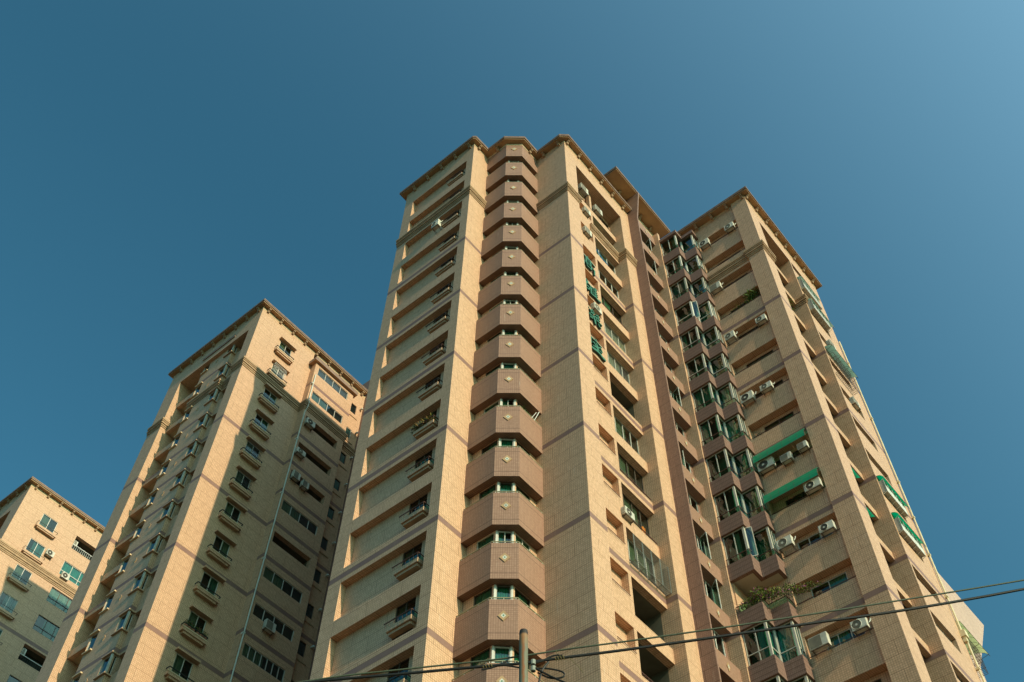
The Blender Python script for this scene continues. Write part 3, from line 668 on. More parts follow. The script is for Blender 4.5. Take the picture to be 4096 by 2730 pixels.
belt(T,[(23.5,58.6),(23.5,56.85),(24.05,56.85)]); belt(T,[(24.13,50.38),(24.13,48.35)]); belt(T,[(23.77,54.1),(23.77,50.38),(24.13,50.38)])
belt(T,[(24.1,48.35),(23.5,48.35),(23.5,47.25),(29.45,47.25),(29.45,46.6),(33.85,46.6),(33.85,47.25),(35.6,47.25)])
for k in range(K2):
    z=Zc(k)
    cu=['cur_cream:0:.5','cur_cream:0:.5','cur_cream:.5:1','cur_green:.5:1','cur_cream:0:.5'][k%5]
    wd=window(T,'Y',47.28,26.0,27.25,z-1.35,z-.02,2,fr='alu' if k!=1 else 'white',gl='glass_grey',cur=cu)
    mb=MB(); mb.box(25.80,27.52,46.93,47.25,z+.02,z+.16,'tan_each',bot='mould'); T.part(mb,'window_hood')
    mb=MB(); mb.box(25.65,27.48,46.90,47.25,z-1.86,z-1.62,'tan_each',bot='mould'); mb.box(25.80,27.33,46.98,47.25,z-2.0,z-1.86,'tan_each',bot='mould'); mb.box(25.62,27.51,46.87,46.93,z-1.68,z-1.60,'paint')
    lg=T.part(mb,'planter_ledge'); mb=MB(); zr=z-1.36
    for a,b in (((25.66,46.92,zr),(27.47,46.92,zr)),((25.66,46.92,zr),(25.66,47.25,zr)),((27.47,46.92,zr),(27.47,47.25,zr))): mb.bar(a,b,.034,'iron')
    nb=9
    for j in range(nb): x=25.66+(1.81)*j/(nb-1); mb.bar((x,46.92,z-1.62),(x,46.92,zr),.008,'iron')
    T.part(mb,'railing',lg)
    if k in (4,5,1):   # window cages
        mb=MB(); m='rail_white' if k==1 else 'iron'; y=46.98
        for j in range(11): x=26.02+1.2*j/10; mb.bar((x,y,z-1.3),(x,y,z-.1),.010,m)
        for zz in (z-1.3,z-.85,z-.5,z-.1): mb.bar((26.02,y,zz),(27.22,y,zz),.010,m); mb.bar((26.02,y,zz),(26.02,47.25,zz),.010,m)
        if m=='iron':
            for cx in (26.35,26.9):
                for r in (.12,.22): mb.tube([(cx+r*math.cos(a),y-.01,z-1.0+r*1.3*math.sin(a)) for a in [i*math.pi/8 for i in range(9)]],.012,m,4)
        T.part(mb,'window_cage')
    if k not in (2,3,4,6): window(T,'Y',46.64,29.83,33.28,z-1.24,z-.27,4 if k<9 else 7,fr='alu',gl='glass_grey' if k%2 else 'glass_frost',cur='cur_cream:0:.5' if k%2 else None)
    window(T,'Y',47.29,34.3,34.92,z-1.12,z,1,fr='white' if k==1 else 'bronze',gl='glass_grey',cur='cur_teal' if k in (1,2,3,4) else None)
    mb=MB(); mb.box(34.0,35.2,47.20,47.25,z-1.62,z-1.56,'mould'); T.part(mb,'window_sill')
    mb=MB(); c0=Vector((35.35,47.25,z-.02))
    pts=[c0+Vector((0,-.02-.05*i,0)) for i in range(5)]; mb.tube(pts,.09,'pvc',8); mb.tube([c0+Vector((0,-.19,.02)),c0+Vector((0,-.24,-.02)),c0+Vector((0,-.25,-.10))],.08,'pvc',8); T.part(mb,'vent_cowl')
    # shaded face: corner window with hood and sill
    window(T,'X',23.80,50.40,51.22,z-1.27,z+.1,1,fr='alu',gl='glass_grey'); window(T,'Y',50.41,23.80,24.12,z-1.27,z+.1,1,fr='alu',gl='glass_dark')
    mb=MB(); mb.box(23.72,23.84,50.33,50.43,z-1.27,z+.1,'alu'); T.part(mb,'corner_post')
    window(T,'X',23.80,53.30,54.08,z-1.27,z+.1,1,fr='alu',gl='glass_grey')
    for zz,nm in ((z+.1,'window_hood'),(z-1.38,'window_sill')):
        mb=MB(); q=offs([(23.77,51.3),(23.77,50.38),(24.13,50.38)],.13); a_=[(23.77,51.3),(23.77,50.38),(24.13,50.38)]
        mb.prism(a_+q[::-1],zz,zz+.10,'tan_each',bot='mould'); T.part(mb,nm)
        mb=MB(); mb.box(23.64,23.77,53.25,54.1,zz,zz+.09,'paint'); T.part(mb,nm)
    diamond(T,None,23.77,52.3,z-.95,(0,-1),(-1,0),.15,.22)
w=MB(); w.box(35.6,36.3,31.3,50.0,-EYE,77.35,'brown_wall'); T.part(w,'brown_wall')
# ================================================================== TOWER 3
U=Bld('apartment_tower','farthest tan tower, partly seen at the lower left corner',23.3,78.7)
K3=8; w=MB()
facade(w,'Y',78.7,23.3,40,-EYE,75,[(25.6,27.2,Zc(k)-1.45,Zc(k)+.08,.16,'dark') for k in range(K3)]+[(29.35,33.2,Zc(k)-1.5,Zc(k)+.1,1.0 if k in (0,4) else .2,'dark') for k in range(K3)],'tan')
facade(w,'X',23.3,78.7,80.4,-EYE,75,[],'tan'); w.box(23.3,24.6,80.4,88,72.6,75,'tan'); facade(w,'X',24.2,80.4,88,-EYE,72.6,[(80.6,87.5,Zc(k)-1.6,Zc(k),.8,'dark') for k in range(K3)],'tan')
w.poly([(23.3,80.4,-EYE),(24.2,80.4,-EYE),(24.2,80.4,73),(23.3,80.4,73)],'tan')
w.poly([(23.3,90,-EYE),(23.3,90,75),(40,90,75),(40,90,-EYE)],'tan'); facade(w,'X',23.3,88,90,-EYE,75,[],'tan')
U.part(w,'tiled_wall')
cu3=roof_slab(U,[(22.85,90.4),(22.85,78.25),(40.4,78.25),(40.4,90.4)])
for i in range(8): corbel(U,cu3,'Y',78.7,23.8+1.39*i)
for i in range(7): corbel(U,cu3,'X',23.3,79.3+1.39*i)
w=MB(); moulding(w,[(23.3,90),(23.3,78.7),(40,78.7)],[(.012,74.72,74.99)],'paint'); U.part(w,'frieze')
belt(U,[(23.3,80.4),(23.3,78.7),(40,78.7)])
for k in range(7):
    z=Zc(k); window(U,'Y',78.73,25.6,27.2,z-1.45,z+.08,2,fr='white' if k<4 else 'alu',gl='glass_grey',cur='cur_cream:0:.5' if k in (0,2) else 'cur_teal:.3:1')
    mb=MB(); mb.box(25.35,27.5,78.35,78.7,z-1.85,z-1.62,'tan',bot='mould'); mb.box(25.5,27.35,78.42,78.7,z-1.98,z-1.85,'tan',bot='mould'); lg=U.part(mb,'planter_ledge')
    mb=MB()
    for a,b in (((25.36,78.36,z-1.3),(27.5,78.36,z-1.3)),((25.36,78.36,z-1.3),(25.36,78.7,z-1.3)),((27.5,78.36,z-1.3),(27.5,78.7,z-1.3))): mb.bar(a,b,.022,'iron')
    for j in range(10): x=25.36+2.14*j/9; mb.bar((x,78.36,z-1.62),(x,78.36,z-1.3),.010,'iron')
    if k>=2:
        for cx in (25.95,26.85):
            for r in (.18,.3): mb.tube([(cx+r*math.cos(a),78.37,z-1.3+r*1.2*math.sin(a)) for a in [i*math.pi/8 for i in range(9)]],.012,'iron',4)
    U.part(mb,'railing',lg)
    if k not in (0,4): window(U,'Y',78.74,29.35,33.2,z-1.5,z+.1,4,fr='white' if k==1 else 'bronze',gl='glass_frost' if k==2 else 'glass',cur='cur_teal' if k in (1,2) else ('cur_green:.2:.6' if k==3 else None),transom=.32)
    else:
        mb=MB(); mb.bar((29.35,78.72,z-.95),(33.2,78.72,z-.95),.03,'rail_white')
        for j in range(20): x=29.4+j*.2; mb.bar((x,78.72,z-1.5),(x,78.72,z-.95),.012,'rail_white' if k==0 else 'iron')
        U.part(mb,'railing')
# ================================================================== THINGS FIXED TO THE TOWERS
def ac_unit(label,x,y,z,w_,h,rz,style=0,hose=True,group='air conditioner units fixed outside the flats'):
    """outdoor unit; x,y,z is the bottom left front corner seen from outside; local -Y faces out"""
    t=thing('air_conditioner',label,'air conditioner',(x,y,z),rz,group)
    def B_(mb,nm): 
        o=mb.build(nm,t,(0,0,0)); 
        return o
    def sh(mb): 
        for v in mb.v: v.z-=EYE
        return mb
    d=.30; mb=MB(); b=.015
    mb.box(0,w_,b,d,0,h,'ac'); mb.box(b,w_-b,0,b,b,h-b,'ac'); mb.box(-.012,0,.05,d-.05,.06,h-.08,'ac_grey')
    for i in range(5): mb.box(-.02,-.012,.05+i*.042,.07+i*.042,.07,h-.09,'ac')
    B_(sh(mb),'casing')
    r=min(h*.44,w_*.34); cx=w_*.38; cz=h*.5
    mb=MB(); N=20
    fm='ac_dark' if style==0 else 'ac_grey'
    if style==2:
        mb.box(.03,w_*.68,-.012,-.001,.05,h-.05,'ac_grey')
    else:
        mb.poly([(cx+r*math.cos(2*math.pi*i/N),-.006,cz+r*math.sin(2*math.pi*i/N)) for i in range(N)],fm)
        ring=[(cx+r*math.cos(2*math.pi*i/N),-.012,cz+r*math.sin(2*math.pi*i/N)) for i in range(N+1)]; mb.tube(ring,.014,'ac',4)
        mb.poly([(cx+r*.26*math.cos(2*math.pi*i/N),-.014,cz+r*.26*math.sin(2*math.pi*i/N)) for i in range(N)],'ac')
        for q in (.45,.65,.85): mb.tube([(cx+r*q*math.cos(2*math.pi*i/N),-.012,cz+r*q*math.sin(2*math.pi*i/N)) for i in range(N+1)],.004,'ac_grey',3)
    B_(sh(mb),'fan_grille')
    mb=MB()
    for xx in (.08,w_-.08):
        mb.bar((xx,.0,-.03),(xx,d+.30,-.03),.02,'bronze'); mb.bar((xx,.05,-.03),(xx,d+.28,-.32),.014,'bronze')
    mb.bar((.0,.05,-.02),(w_,.05,-.02),.016,'bronze'); B_(sh(mb),'bracket')
    if hose:
        mb=MB(); mb.tube([(w_-.02,.18,h*.4),(w_+.08,.18,h*.45),(w_+.16,.22,h*.7),(w_+.14,.3,h*.95),(w_+.04,.4,h*.9)],.025,'pvc',6); B_(sh(mb),'hose')
    return t
RZX=-math.pi/2
# local +X (0..w) runs toward -Y when rz=-90
rl=['top storey, beside the uppermost bay window','top storey, next to the corner pier','with a round hose loop, beside the plum curtained bay','fifth storey, right of a green curtain by the pier','fifth storey, left of a green curtain by the bays','seventh storey, left of two, beside the bay','seventh storey, right of two','under the left end of the upper awning','under the middle of the upper awning','under the right end of the upper awning','under the right end of the lower awning','storey below the awnings, beside the bay','storey below the awnings, beside the pier','lowest unit by the bays, square mesh front','lowest unit by the pier, round grey fan']
RD=[(15.37,14.58,71.49,.72),(13.11,12.34,71.55,.62),(15.46,14.62,65.21,.68),(12.98,12.25,58.80,.54),(15.34,14.62,58.98,.62),(15.38,14.53,52.22,.72),(13.99,13.22,52.30,.5),(15.44,14.45,45.99,.72),(14.02,13.35,45.77,.52),(12.89,12.30,46.0,.46),(13.22,12.26,42.80,.58),(15.51,14.66,39.98,.62),(13.13,12.31,39.66,.50),(15.24,14.28,33.33,.68),(13.05,12.28,33.28,.56)]
ST={0:0,1:1,2:2,3:1,4:1,5:0,6:1,7:0,8:2,9:2,10:0,11:1,12:0,13:2,14:1}
for i,(ya,yb,z,h) in enumerate(RD):
    ac_unit('pale unit on the right wing, '+rl[i],39.70,ya,z,ya-yb,h,RZX,ST[i],hose=i in (1,2,4,5,6,11,14))
ac_unit('grey air conditioner hanging on the shaded left face beside a planter ledge',23.15,27.26,64.76,.62,.72,RZX,0)
cl=['highest, left end of the tall top opening','hanging at the middle of the tall top opening','in the niche just above the moulded belt','in the niche just below the moulded belt','between the second and third green characters','glazed balcony far below the lettering']
for i,(xa,xb,z,h) in enumerate([(29.99,30.85,71.50,.80),(31.67,32.50,70.62,.74),(30.19,30.87,68.23,.6),(30.01,30.74,64.98,.7),(30.23,30.96,55.5,.62),(31.23,32.01,38.30,.5)]):
    ac_unit('white air conditioner on the lettered face, '+cl[i],xa,19.22,z,xb-xa,h,0,2 if i<4 else (1 if i==4 else 0),hose=False)
tl=['highest, just under the moulded belt','left of a side by side pair','right of a side by side pair','alone, one storey above a pair','lowest, amid a strip of windows']
for i,(xa,xb,z,h,st) in enumerate([(29.78,30.62,65.05,.60,0),(29.85,30.5,58.85,.7,2),(30.80,31.42,58.70,.62,2),(29.62,30.45,61.45,.5,1),(30.75,31.55,45.45,.68,2)]):
    ac_unit('air conditioner on the second tower, '+tl[i],xa,46.22,z,xb-xa,h,0,st,hose=i==4)
ul=['white, right of the second window from the top','white, left of the glazed corner below','narrow, in the top right open balcony','narrow, in the lower open balcony with bars']
for i,(xa,xb,z,h,st) in enumerate([(27.35,28.1,68.95,.6,0),(29.55,30.3,67.75,.66,0),(29.45,29.8,71.9,.6,2),(29.45,29.8,59.2,.65,2)]):
    ac_unit('air conditioner on the farthest tower, '+ul[i],xa,78.35 if i<2 else 78.8,z,xb-xa,h,0,st,hose=False)
def awning(label,ax,c,u0,u1,z,proj,drop,mat,n,fr='alu',sgn=-1):
    """curved canopy on arms. c wall plane; projects outward"""
    t=thing('awning',label,'awning',(c,u0,z-EYE) if ax=='X' else (u0,c,z-EYE))
    t.location=(0,0,0); base=(c,u0,z) if ax=='X' else (u0,c,z); t.location=(base[0],base[1],base[2]+EYE)
    def T(u,d,zz): return (c-d,u,zz) if ax=='X' else (u,c-d,zz)
    def fin(mb,nm): 
        for v in mb.v: v.z-=EYE
        return mb.build(nm,t,base,smooth=False)
    prof=[(proj*math.sin(a),z-drop*(1-math.cos(a))) for a in [math.pi/2*i/6 for i in range(7)]]
    mb=MB()
    for i in range(6):
        mb.poly([T(u0,*prof[i]),T(u1,*prof[i]),T(u1,*prof[i+1]),T(u0,*prof[i+1])],mat)
    fin(mb,'canopy'); mb=MB()
    for j in range(n+1):
        u=u0+(u1-u0)*j/n; mb.tube([T(u,p[0],p[1]-.02) for p in prof],.009,'bronze' if mat=='canopy' else fr,4)
        if j%2==0: mb.bar(T(u,0,z-drop-.1),T(u,prof[-2][0],prof[-2][1]-.03),.012,fr)
    mb.bar(T(u0,proj,z-drop),T(u1,proj,z-drop),.012,'bronze' if mat=='canopy' else fr); mb.bar(T(u0,0,z),T(u1,0,z),.015,fr)
    fin(mb,'frame'); return t
awning('green curved awning over three air conditioners on the shaded right wing',"X",40.05,12.2,15.55,47.62,.50,.98,'canopy',7,fr='mould')
awning('green curved awning over one air conditioner on the shaded right wing',"X",40.05,12.2,15.55,44.30,.50,.98,'canopy',7,fr='mould')
awning('green awning on the sunlit right face above the upper white window box','Y',10.9,45.95,49.1,47.9,.42,.5,'canopy',5)
awning('green awning on the sunlit right face above the lower white window box','Y',10.9,45.95,49.1,44.8,.42,.5,'canopy',5)
awning('small green awning in the gap beside the corner pier, upper one','Y',11.6,42.8,44.3,46.75,.28,.3,'canopy',3)
awning('small green awning in the gap beside the corner pier, lower one','Y',11.6,42.8,44.3,43.55,.28,.3,'canopy',3)
awning('grey green awning high on the right face near the roof','Y',10.9,45.95,48.7,70.5,.38,.35,'canopy_grey',6)
awning('grey green awning on the right face just below the moulded belt','Y',10.9,45.95,49.2,67.3,.45,.38,'canopy_grey',6)
awning('glassy grey green awning with an iron cage on the right face','Y',10.9,45.95,49.5,61.25,.55,.38,'canopy_grey',6,fr='bronze')
awning('lime green awning over a steel cage at the lower right edge','Y',12.0,50.8,54.3,40.6,1.3,.6,'canopy_lime',6,fr='bronze')
def wbox(label,x0,x1,z0,z1,proj,front,name='window_box'):
    t=thing(name,label,'window box',(x0,10.9,z0)); base=(x0,10.9,z0)
    def fin(mb,nm): 
        for v in mb.v: v.z-=EYE
        return mb.build(nm,t,base)
    mb=MB(); mb.box(x0,x1,10.9-proj,10.895,z0,z0+.05,'plate'); mb.box(x0,x1,10.9-proj,10.9-proj+.03,z0+.05,z0+(z1-z0)*.55,front); mb.box(x0,x0+.03,10.9-proj+.03,10.895,z0+.05,z1,'plate'); fin(mb,'casing')
    mb=MB()
    for j in range(6): x=x0+(x1-x0)*j/5; mb.bar((x,10.9-proj,z0+.05),(x,10.9-proj,z1),.018,'white'); mb.bar((x,10.9-proj,z0-.02),(x,10.88,z0-.12),.016,'white')
    mb.bar((x0,10.9-proj,z1),(x1,10.9-proj,z1),.02,'white'); fin(mb,'frame')
    mb=MB(); mb.poly([(x0,10.9-proj+.02,z0+(z1-z0)*.55),(x1,10.9-proj+.02,z0+(z1-z0)*.55),(x1,10.9-proj+.02,z1),(x0,10.9-proj+.02,z1)],'glass'); fin(mb,'glass_panel')
wbox('white panelled window box under the upper green awning on the sunlit right face',45.95,48.5,46.45,47.4,.30,'white')
wbox('white panelled window box under the lower green awning on the sunlit right face',45.95,48.6,43.3,44.25,.30,'white')
wbox('glazed window box near the roof on the sunlit right face',45.95,48.5,68.85,70.1,.30,'plate')
wbox('glazed window box just below the belt on the sunlit right face',45.95,48.3,65.9,67.0,.38,'plate')
ac_unit('air conditioner on the sunlit right face just above the caged awning',47.0,10.62,62.5,.8,.62,0,2,False)
ac_unit('air conditioner on the sunlit right face, below the caged awning',47.0,10.62,55.85,.8,.62,0,2,False)
def cage(label,x0,x1,y0,y1,z0,z1,m='bronze'):
    t=thing('window_cage',label,'window cage',(x0,y1,z0)); mb=MB()
    for j in range(15): x=x0+(x1-x0)*j/14; mb.bar((x,y0,z0),(x,y0,z1),.010,m); mb.bar((x,y0,z0),(x,y1,z0),.010,m)
    for j in range(5): zz=z0+(z1-z0)*j/4; mb.bar((x0,y0,zz),(x1,y0,zz),.013,m); mb.bar((x0,y0,zz),(x0,y1,zz),.013,m); mb.bar((x1,y0,zz),(x1,y1,zz),.013,m)
    for j in range(5): y=y0+(y1-y0)*j/4; mb.bar((x0,y,z0),(x1,y,z0),.012,m)
    for v in mb.v: v.z-=EYE
    mb.build('bars',t,(x0,y1,z0)); return t
cage('iron window cage below the glassy awning on the right face',46.0,48.4,10.5,10.88,58.2,60.3)
cage('steel window cage under the lime awning at the lower right edge',51.0,53.0,10.9,11.98,38.1,39.7)
# drain pipes
def pipe(label,pts,r,mat,funnel=None,clamps=()):
    t=thing('drain_pipe',label,'drain pipe',pts[-1]); mb=MB(); base=pts[-1]; mb.tube(pts,r,mat,8)
    for v in mb.v: v.z-=EYE
    mb.build('pipe',t,base)
    for (x,y,z) in clamps:
        mb=MB(); mb.box(x-r*1.5,x+r*1.5,y-r*1.4,y+.2,z-.06,z+.06,mat)
        for v in mb.v: v.z-=EYE
        mb.build('clamp',t,base)
    if funnel:
        x,y,z=funnel; mb=MB(); mb.prism([(x-.2,y-.2),(x+.2,y-.2),(x+.2,y+.1),(x-.2,y+.1)],z-.1,z+.3,mat); mb.prism([(x-.12,y-.12),(x+.12,y-.12),(x+.12,y+.08),(x-.12,y+.08)],z-.4,z-.1,mat)
        for v in mb.v: v.z-=EYE
        mb.build('hopper',t,base)
pipe('pale drain pipe running down the inner corner of the second tower',[(29.62,46.5,71.3),(29.60,46.5,67.9),(29.58,46.3,67.5),(29.56,46.3,66.8),(29.54,46.5,66.3),(29.52,46.5,28)],.05,'pvc',clamps=[(29.52,46.5,z) for z in (70,63,57,50.6,44.3,38)])
pipe('cream drain pipe down the outer right edge of the tower, ending at a hopper',[(50.45,10.8,66.8),(50.45,10.8,38.9)],.055,'pvc_yellow',funnel=(50.45,10.8,38.9),clamps=[(50.45,10.8,z) for z in (64,57.6,51.2,48,44.9,41.7)])
pipe('cream drain pipe below the hopper on the lower right edge',[(50.52,10.75,38.5),(50.52,10.75,20)],.055,'pvc_yellow',clamps=[(50.52,10.75,z) for z in (36.8,33.5,30.3)])
# sign characters: raised green lettering
SIGN=[[([(29.626, 61.408), (29.92, 61.413), (30.15, 61.446), (30.511, 61.423), (30.907, 61.353)], 2), ([(30.128, 61.646), (30.15, 61.446)], 2), ([(29.946, 61.379), (29.911, 60.785)], 3), ([(29.967, 61.155), (30.359, 61.199)], 1.6), ([(29.979, 60.944), (30.341, 60.97)], 1.6), ([(30.412, 61.383), (30.419, 60.756)], 3), ([(29.669, 60.689), (29.671, 60.196)], 1.6), ([(29.746, 60.588), (30.092, 60.686), (30.451, 60.686)], 1.8), ([(29.949, 60.542), (29.987, 60.301), (30.422, 60.335)], 2), ([(30.451, 60.686), (30.445, 60.388)], 3), ([(30.547, 60.699), (30.79, 60.658), (30.76, 60.085)], 2.6), ([(30.041, 61.254), (30.356, 61.4)], 2)], [([(29.692, 58.285), (29.629, 57.192)], 2.2), ([(29.768, 58.318), (29.888, 58.215), (29.709, 57.775)], 2.6), ([(29.693, 57.565), (29.896, 57.612), (30.079, 57.633)], 2), ([(29.667, 57.219), (29.966, 57.344)], 2.6), ([(30.001, 57.555), (29.986, 57.369)], 1.6), ([(29.892, 58.029), (30.144, 57.989), (30.177, 57.714), (30.148, 57.136)], 2.2), ([(30.163, 57.991), (30.5, 58.077), (30.784, 58.158)], 1.6), ([(30.277, 57.818), (30.821, 57.952)], 1.6), ([(30.288, 57.622), (30.856, 57.723)], 1.6), ([(30.297, 57.405), (30.835, 57.489)], 1.8), ([(30.62, 58.185), (30.65, 57.26)], 2), ([(30.607, 58.254), (30.794, 58.277)], 2), ([(30.126, 57.088), (30.348, 57.135), (30.627, 57.212), (30.896, 57.15), (31.124, 57.245)], 2.6)], [([(29.656, 55.025), (29.761, 55.014)], 1.8), ([(29.833, 54.924), (30.054, 54.837), (30.164, 54.675)], 2), ([(29.941, 54.955), (30.133, 55.147), (30.275, 54.944)], 2), ([(29.877, 54.605), (30.275, 54.944)], 1.6), ([(29.689, 54.322), (29.929, 54.375), (30.191, 54.378)], 2.2), ([(29.836, 54.092), (30.05, 54.153)], 3), ([(30.183, 54.484), (30.286, 54.259), (30.324, 53.881)], 3.2), ([(30.243, 54.575), (30.428, 54.678), (30.494, 54.427), (30.727, 54.469), (30.991, 54.45)], 2.2), ([(30.415, 54.935), (30.718, 55.138), (30.849, 55.02)], 1.8), ([(30.396, 54.718), (30.612, 54.759), (30.823, 54.736)], 1.8), ([(30.654, 55.023), (30.688, 54.616)], 2), ([(30.629, 54.162), (30.72, 54.0), (30.842, 53.989)], 2.2)], [([(29.681, 51.795), (29.665, 51.183)], 3), ([(29.707, 51.807), (30.135, 51.857), (30.424, 51.858), (30.72, 51.828)], 1.8), ([(30.198, 52.002), (30.201, 51.842)], 2.6), ([(29.863, 51.442), (30.003, 51.51), (30.151, 51.264)], 2.4), ([(30.216, 51.624), (30.289, 51.49), (30.268, 51.252)], 2.6), ([(29.848, 51.068), (30.196, 51.208), (30.591, 51.63)], 2), ([(30.592, 51.65), (30.665, 51.516), (30.751, 51.343)], 1.8), ([(29.661, 50.716), (29.926, 50.801), (30.168, 50.894), (30.473, 50.913), (30.766, 50.795), (30.968, 50.788)], 3.4), ([(30.259, 51.439), (30.288, 50.921)], 4), ([(30.349, 51.218), (30.667, 51.18)], 2)]]
names=['topmost','second','third','lowest']
for ci,ch in enumerate(SIGN):
    xs=[p[0] for s_ in ch for p in s_[0]]; zs=[p[1] for s_ in ch for p in s_[0]]
    base=(min(xs),19.49,min(zs))
    t=thing('sign_character','large raised green sign character on the sunlit tower, %s of the four'%names[ci],'sign letter',base,0,'four green characters of the building name')
    mb=MB()
    for si,(pts,wd) in enumerate(ch):
        r=.030*wd; yf=19.34-.0015*si; yb=19.46
        P2=[Vector((p[0],p[1])) for p in pts]; Lf=[];Rt=[]
        for i,p in enumerate(P2):
            d=(P2[min(i+1,len(P2)-1)]-P2[max(i-1,0)]).normalized(); n=Vector((-d.y,d.x)); e=d*(r*.6)*(-1 if i==0 else (1 if i==len(P2)-1 else 0))
            k=.7 if i in (0,len(P2)-1) else 1
            Lf.append(p+n*r*k+e); Rt.append(p-n*r*k+e)
        ring=Lf+Rt[::-1]
        for i in range(len(P2)-1): mb.poly([(q.x,yf,q.y) for q in (Lf[i],Lf[i+1],Rt[i+1],Rt[i])],'sign_green')
        for i in range(len(ring)):
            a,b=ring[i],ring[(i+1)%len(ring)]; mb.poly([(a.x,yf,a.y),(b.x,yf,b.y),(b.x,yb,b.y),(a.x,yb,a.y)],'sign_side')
    for v in mb.v: v.z-=EYE
    mb.build('character',t,base)
    mb=MB()
    for fx in (.25,.75):
        for fz in (.3,.7):
            x=min(xs)+(max(xs)-min(xs))*fx; z=min(zs)+(max(zs)-min(zs))*fz; mb.bar((x,19.40,z),(x,19.49,z),.015,'steel')
    for v in mb.v: v.z-=EYE
    mb.build('mounting_studs',t,base)
# ------------------------------------------------------------------ plants
def leaves(mb,n,c,rad,size,mat,droop=0,elong=2.2):
    c=Vector(c)
    for i in range(n):
        while True:
            p=Vector((random.uniform(-1,1),random.uniform(-1,1),random.uniform(-1,1)))
            if p.length<1: break
        q=c+Vector((p.x*rad[0],p.y*rad[1],p.z*rad[2]-droop*p.x*p.x))
        d=Vector((random.gauss(0,1),random.gauss(0,1),random.gauss(.2,.8))).normalized(); u=d.cross(Vector((random.gauss(0,1),random.gauss(0,1),random.gauss(0,1)))).normalized()
        s=size*random.uniform(.6,1.3); mb.poly([q,q+d*s*.5*elong+u*s*.35,q+d*s*elong,q+d*s*.5*elong-u*s*.35],mat if isinstance(mat,str) else random.choice(mat))
def plant(label,c,blobs,size,mats,pot=True,name='potted_plant',stems=True,elong=2.2,cat='plant'):
    t=thing(name,label,cat,c); mb=MB()
    for (dx,dy,dz,rx,ry,rz_,n) in blobs: leaves(mb,n,(c[0]+dx,c[1]+dy,c[2]+dz),(rx,ry,rz_),size,mats,elong=elong)
    for v in mb.v: v.z-=EYE
    mb.build('foliage',t,c)
    mb=MB()
    for (dx,dy,dz,rx,ry,rz_,n) in blobs: mb.tube([(c[0]+dx*.2,c[1]+dy*.2,c[2]),(c[0]+dx*.6,c[1]+dy*.6,c[2]+dz*.6),(c[0]+dx,c[1]+dy,c[2]+dz)],.012,'stem',4)
    for v in mb.v: v.z-=EYE
    mb.build('stem',t,c)
    if pot:
        mb=MB(); n=10; r0,r1=.10,.14
        a=[(c[0]+r0*math.cos(2*math.pi*i/n),c[1]+r0*math.sin(2*math.pi*i/n),c[2]-.2) for i in range(n)]; b=[(c[0]+r1*math.cos(2*math.pi*i/n),c[1]+r1*math.sin(2*math.pi*i/n),c[2]+.02) for i in range(n)]
        for i in range(n): mb.poly([a[i],a[(i+1)%n],b[(i+1)%n],b[i]],'clay')
        mb.poly(a,'clay'); mb.poly(b,'clay')
        for v in mb.v: v.z-=EYE
        mb.build('pot',t,c)
    return t
z=Zc(12)+1.69
plant('bougainvillea with small purple flowers spilling over the glass rail of the open bay balcony',(38.75,16.9,z-.3),[(-.1,-.2,.85,.3,.55,.4,620),(-.15,.5,.6,.25,.35,.3,240),(.1,-.9,.75,.3,.5,.3,480),(.6,-1.5,.95,.35,.55,.25,420),(1.0,-2.2,1.0,.25,.55,.2,300),(-.05,-.1,1.25,.15,.25,.3,40),(1.1,-2.8,.95,.15,.3,.12,50)],.062,['leaf','leaf','leaf_dark','leaf_yellow','leaf','leaf','petal'],pot=False,name='bougainvillea')
z=Zc(3)-1.30
plant('bushy green bamboo palm at the right end of a right wing balcony opening',(40.35,12.75,z),[(-.1,.05,.75,.35,.55,.4,320),(-.05,.3,.3,.25,.5,.35,160)],.075,['leaf','leaf','leaf_dark'],elong=4.5,name='palm_plant')
plant('low leafy plant to the left of the bamboo palm on the right wing balcony',(40.3,13.9,z),[(-.05,.1,.3,.2,.35,.3,110),(-.05,.7,.1,.15,.3,.15,40)],.06,['leaf','leaf_dark'],elong=4)
plant('yellow leaved plant in the gap right of the corner pier',(43.6,11.75,Zc(3)+1.2),[(0,-.15,.25,.4,.2,.3,90)],.10,['leaf_yellow','leaf'],elong=4)
z=Zc(9)-1.38
plant('dry orange brown plants filling a planter ledge on the left wing',(23.66,26.1,z),[(-.05,.35,.2,.15,.3,.18,140),(-.05,-.05,.28,.15,.3,.2,140),(-.08,-.55,.32,.12,.3,.22,90)],.07,['dry','dry','leaf_dark','leaf_yellow'],elong=4)
plant('small green plant on the planter ledge one storey below the dry plants',(23.66,25.7,Zc(10)-1.38),[(-.05,0,.25,.12,.2,.18,60),(-.05,.7,.1,.1,.1,.1,20)],.05,['leaf'],elong=3)
z=Zc(10)+2.06
plant('green plant leaning over the handrail of a corner balcony',(26.35,21.62,z-.1),[(-.05,0,.35,.25,.12,.25,120),(.2,0,.25,.2,.1,.2,90)],.055,['leaf','leaf_dark'],elong=3)
plant('small plant at the right end of the same corner balcony rail',(27.25,21.6,z-.1),[(0,0,.2,.1,.08,.15,50)],.05,['leaf_dark'],elong=3)
for i,(x,l,h) in enumerate(((26.72,'shorter',.35),(26.95,'taller',.62))):
    t=thing('plastic_pole','white plastic pole standing out over a corner balcony rail, the %s of two'%l,'pole',(x,21.5,z)); mb=MB(); mb.bar((x,21.5,z-.1),(x+.12,21.2,z+h),.022,'rail_white',6)
    for v in mb.v: v.z-=EYE
    mb.build('rod',t,(x,21.5,z))
z=Zc(9)-1.62
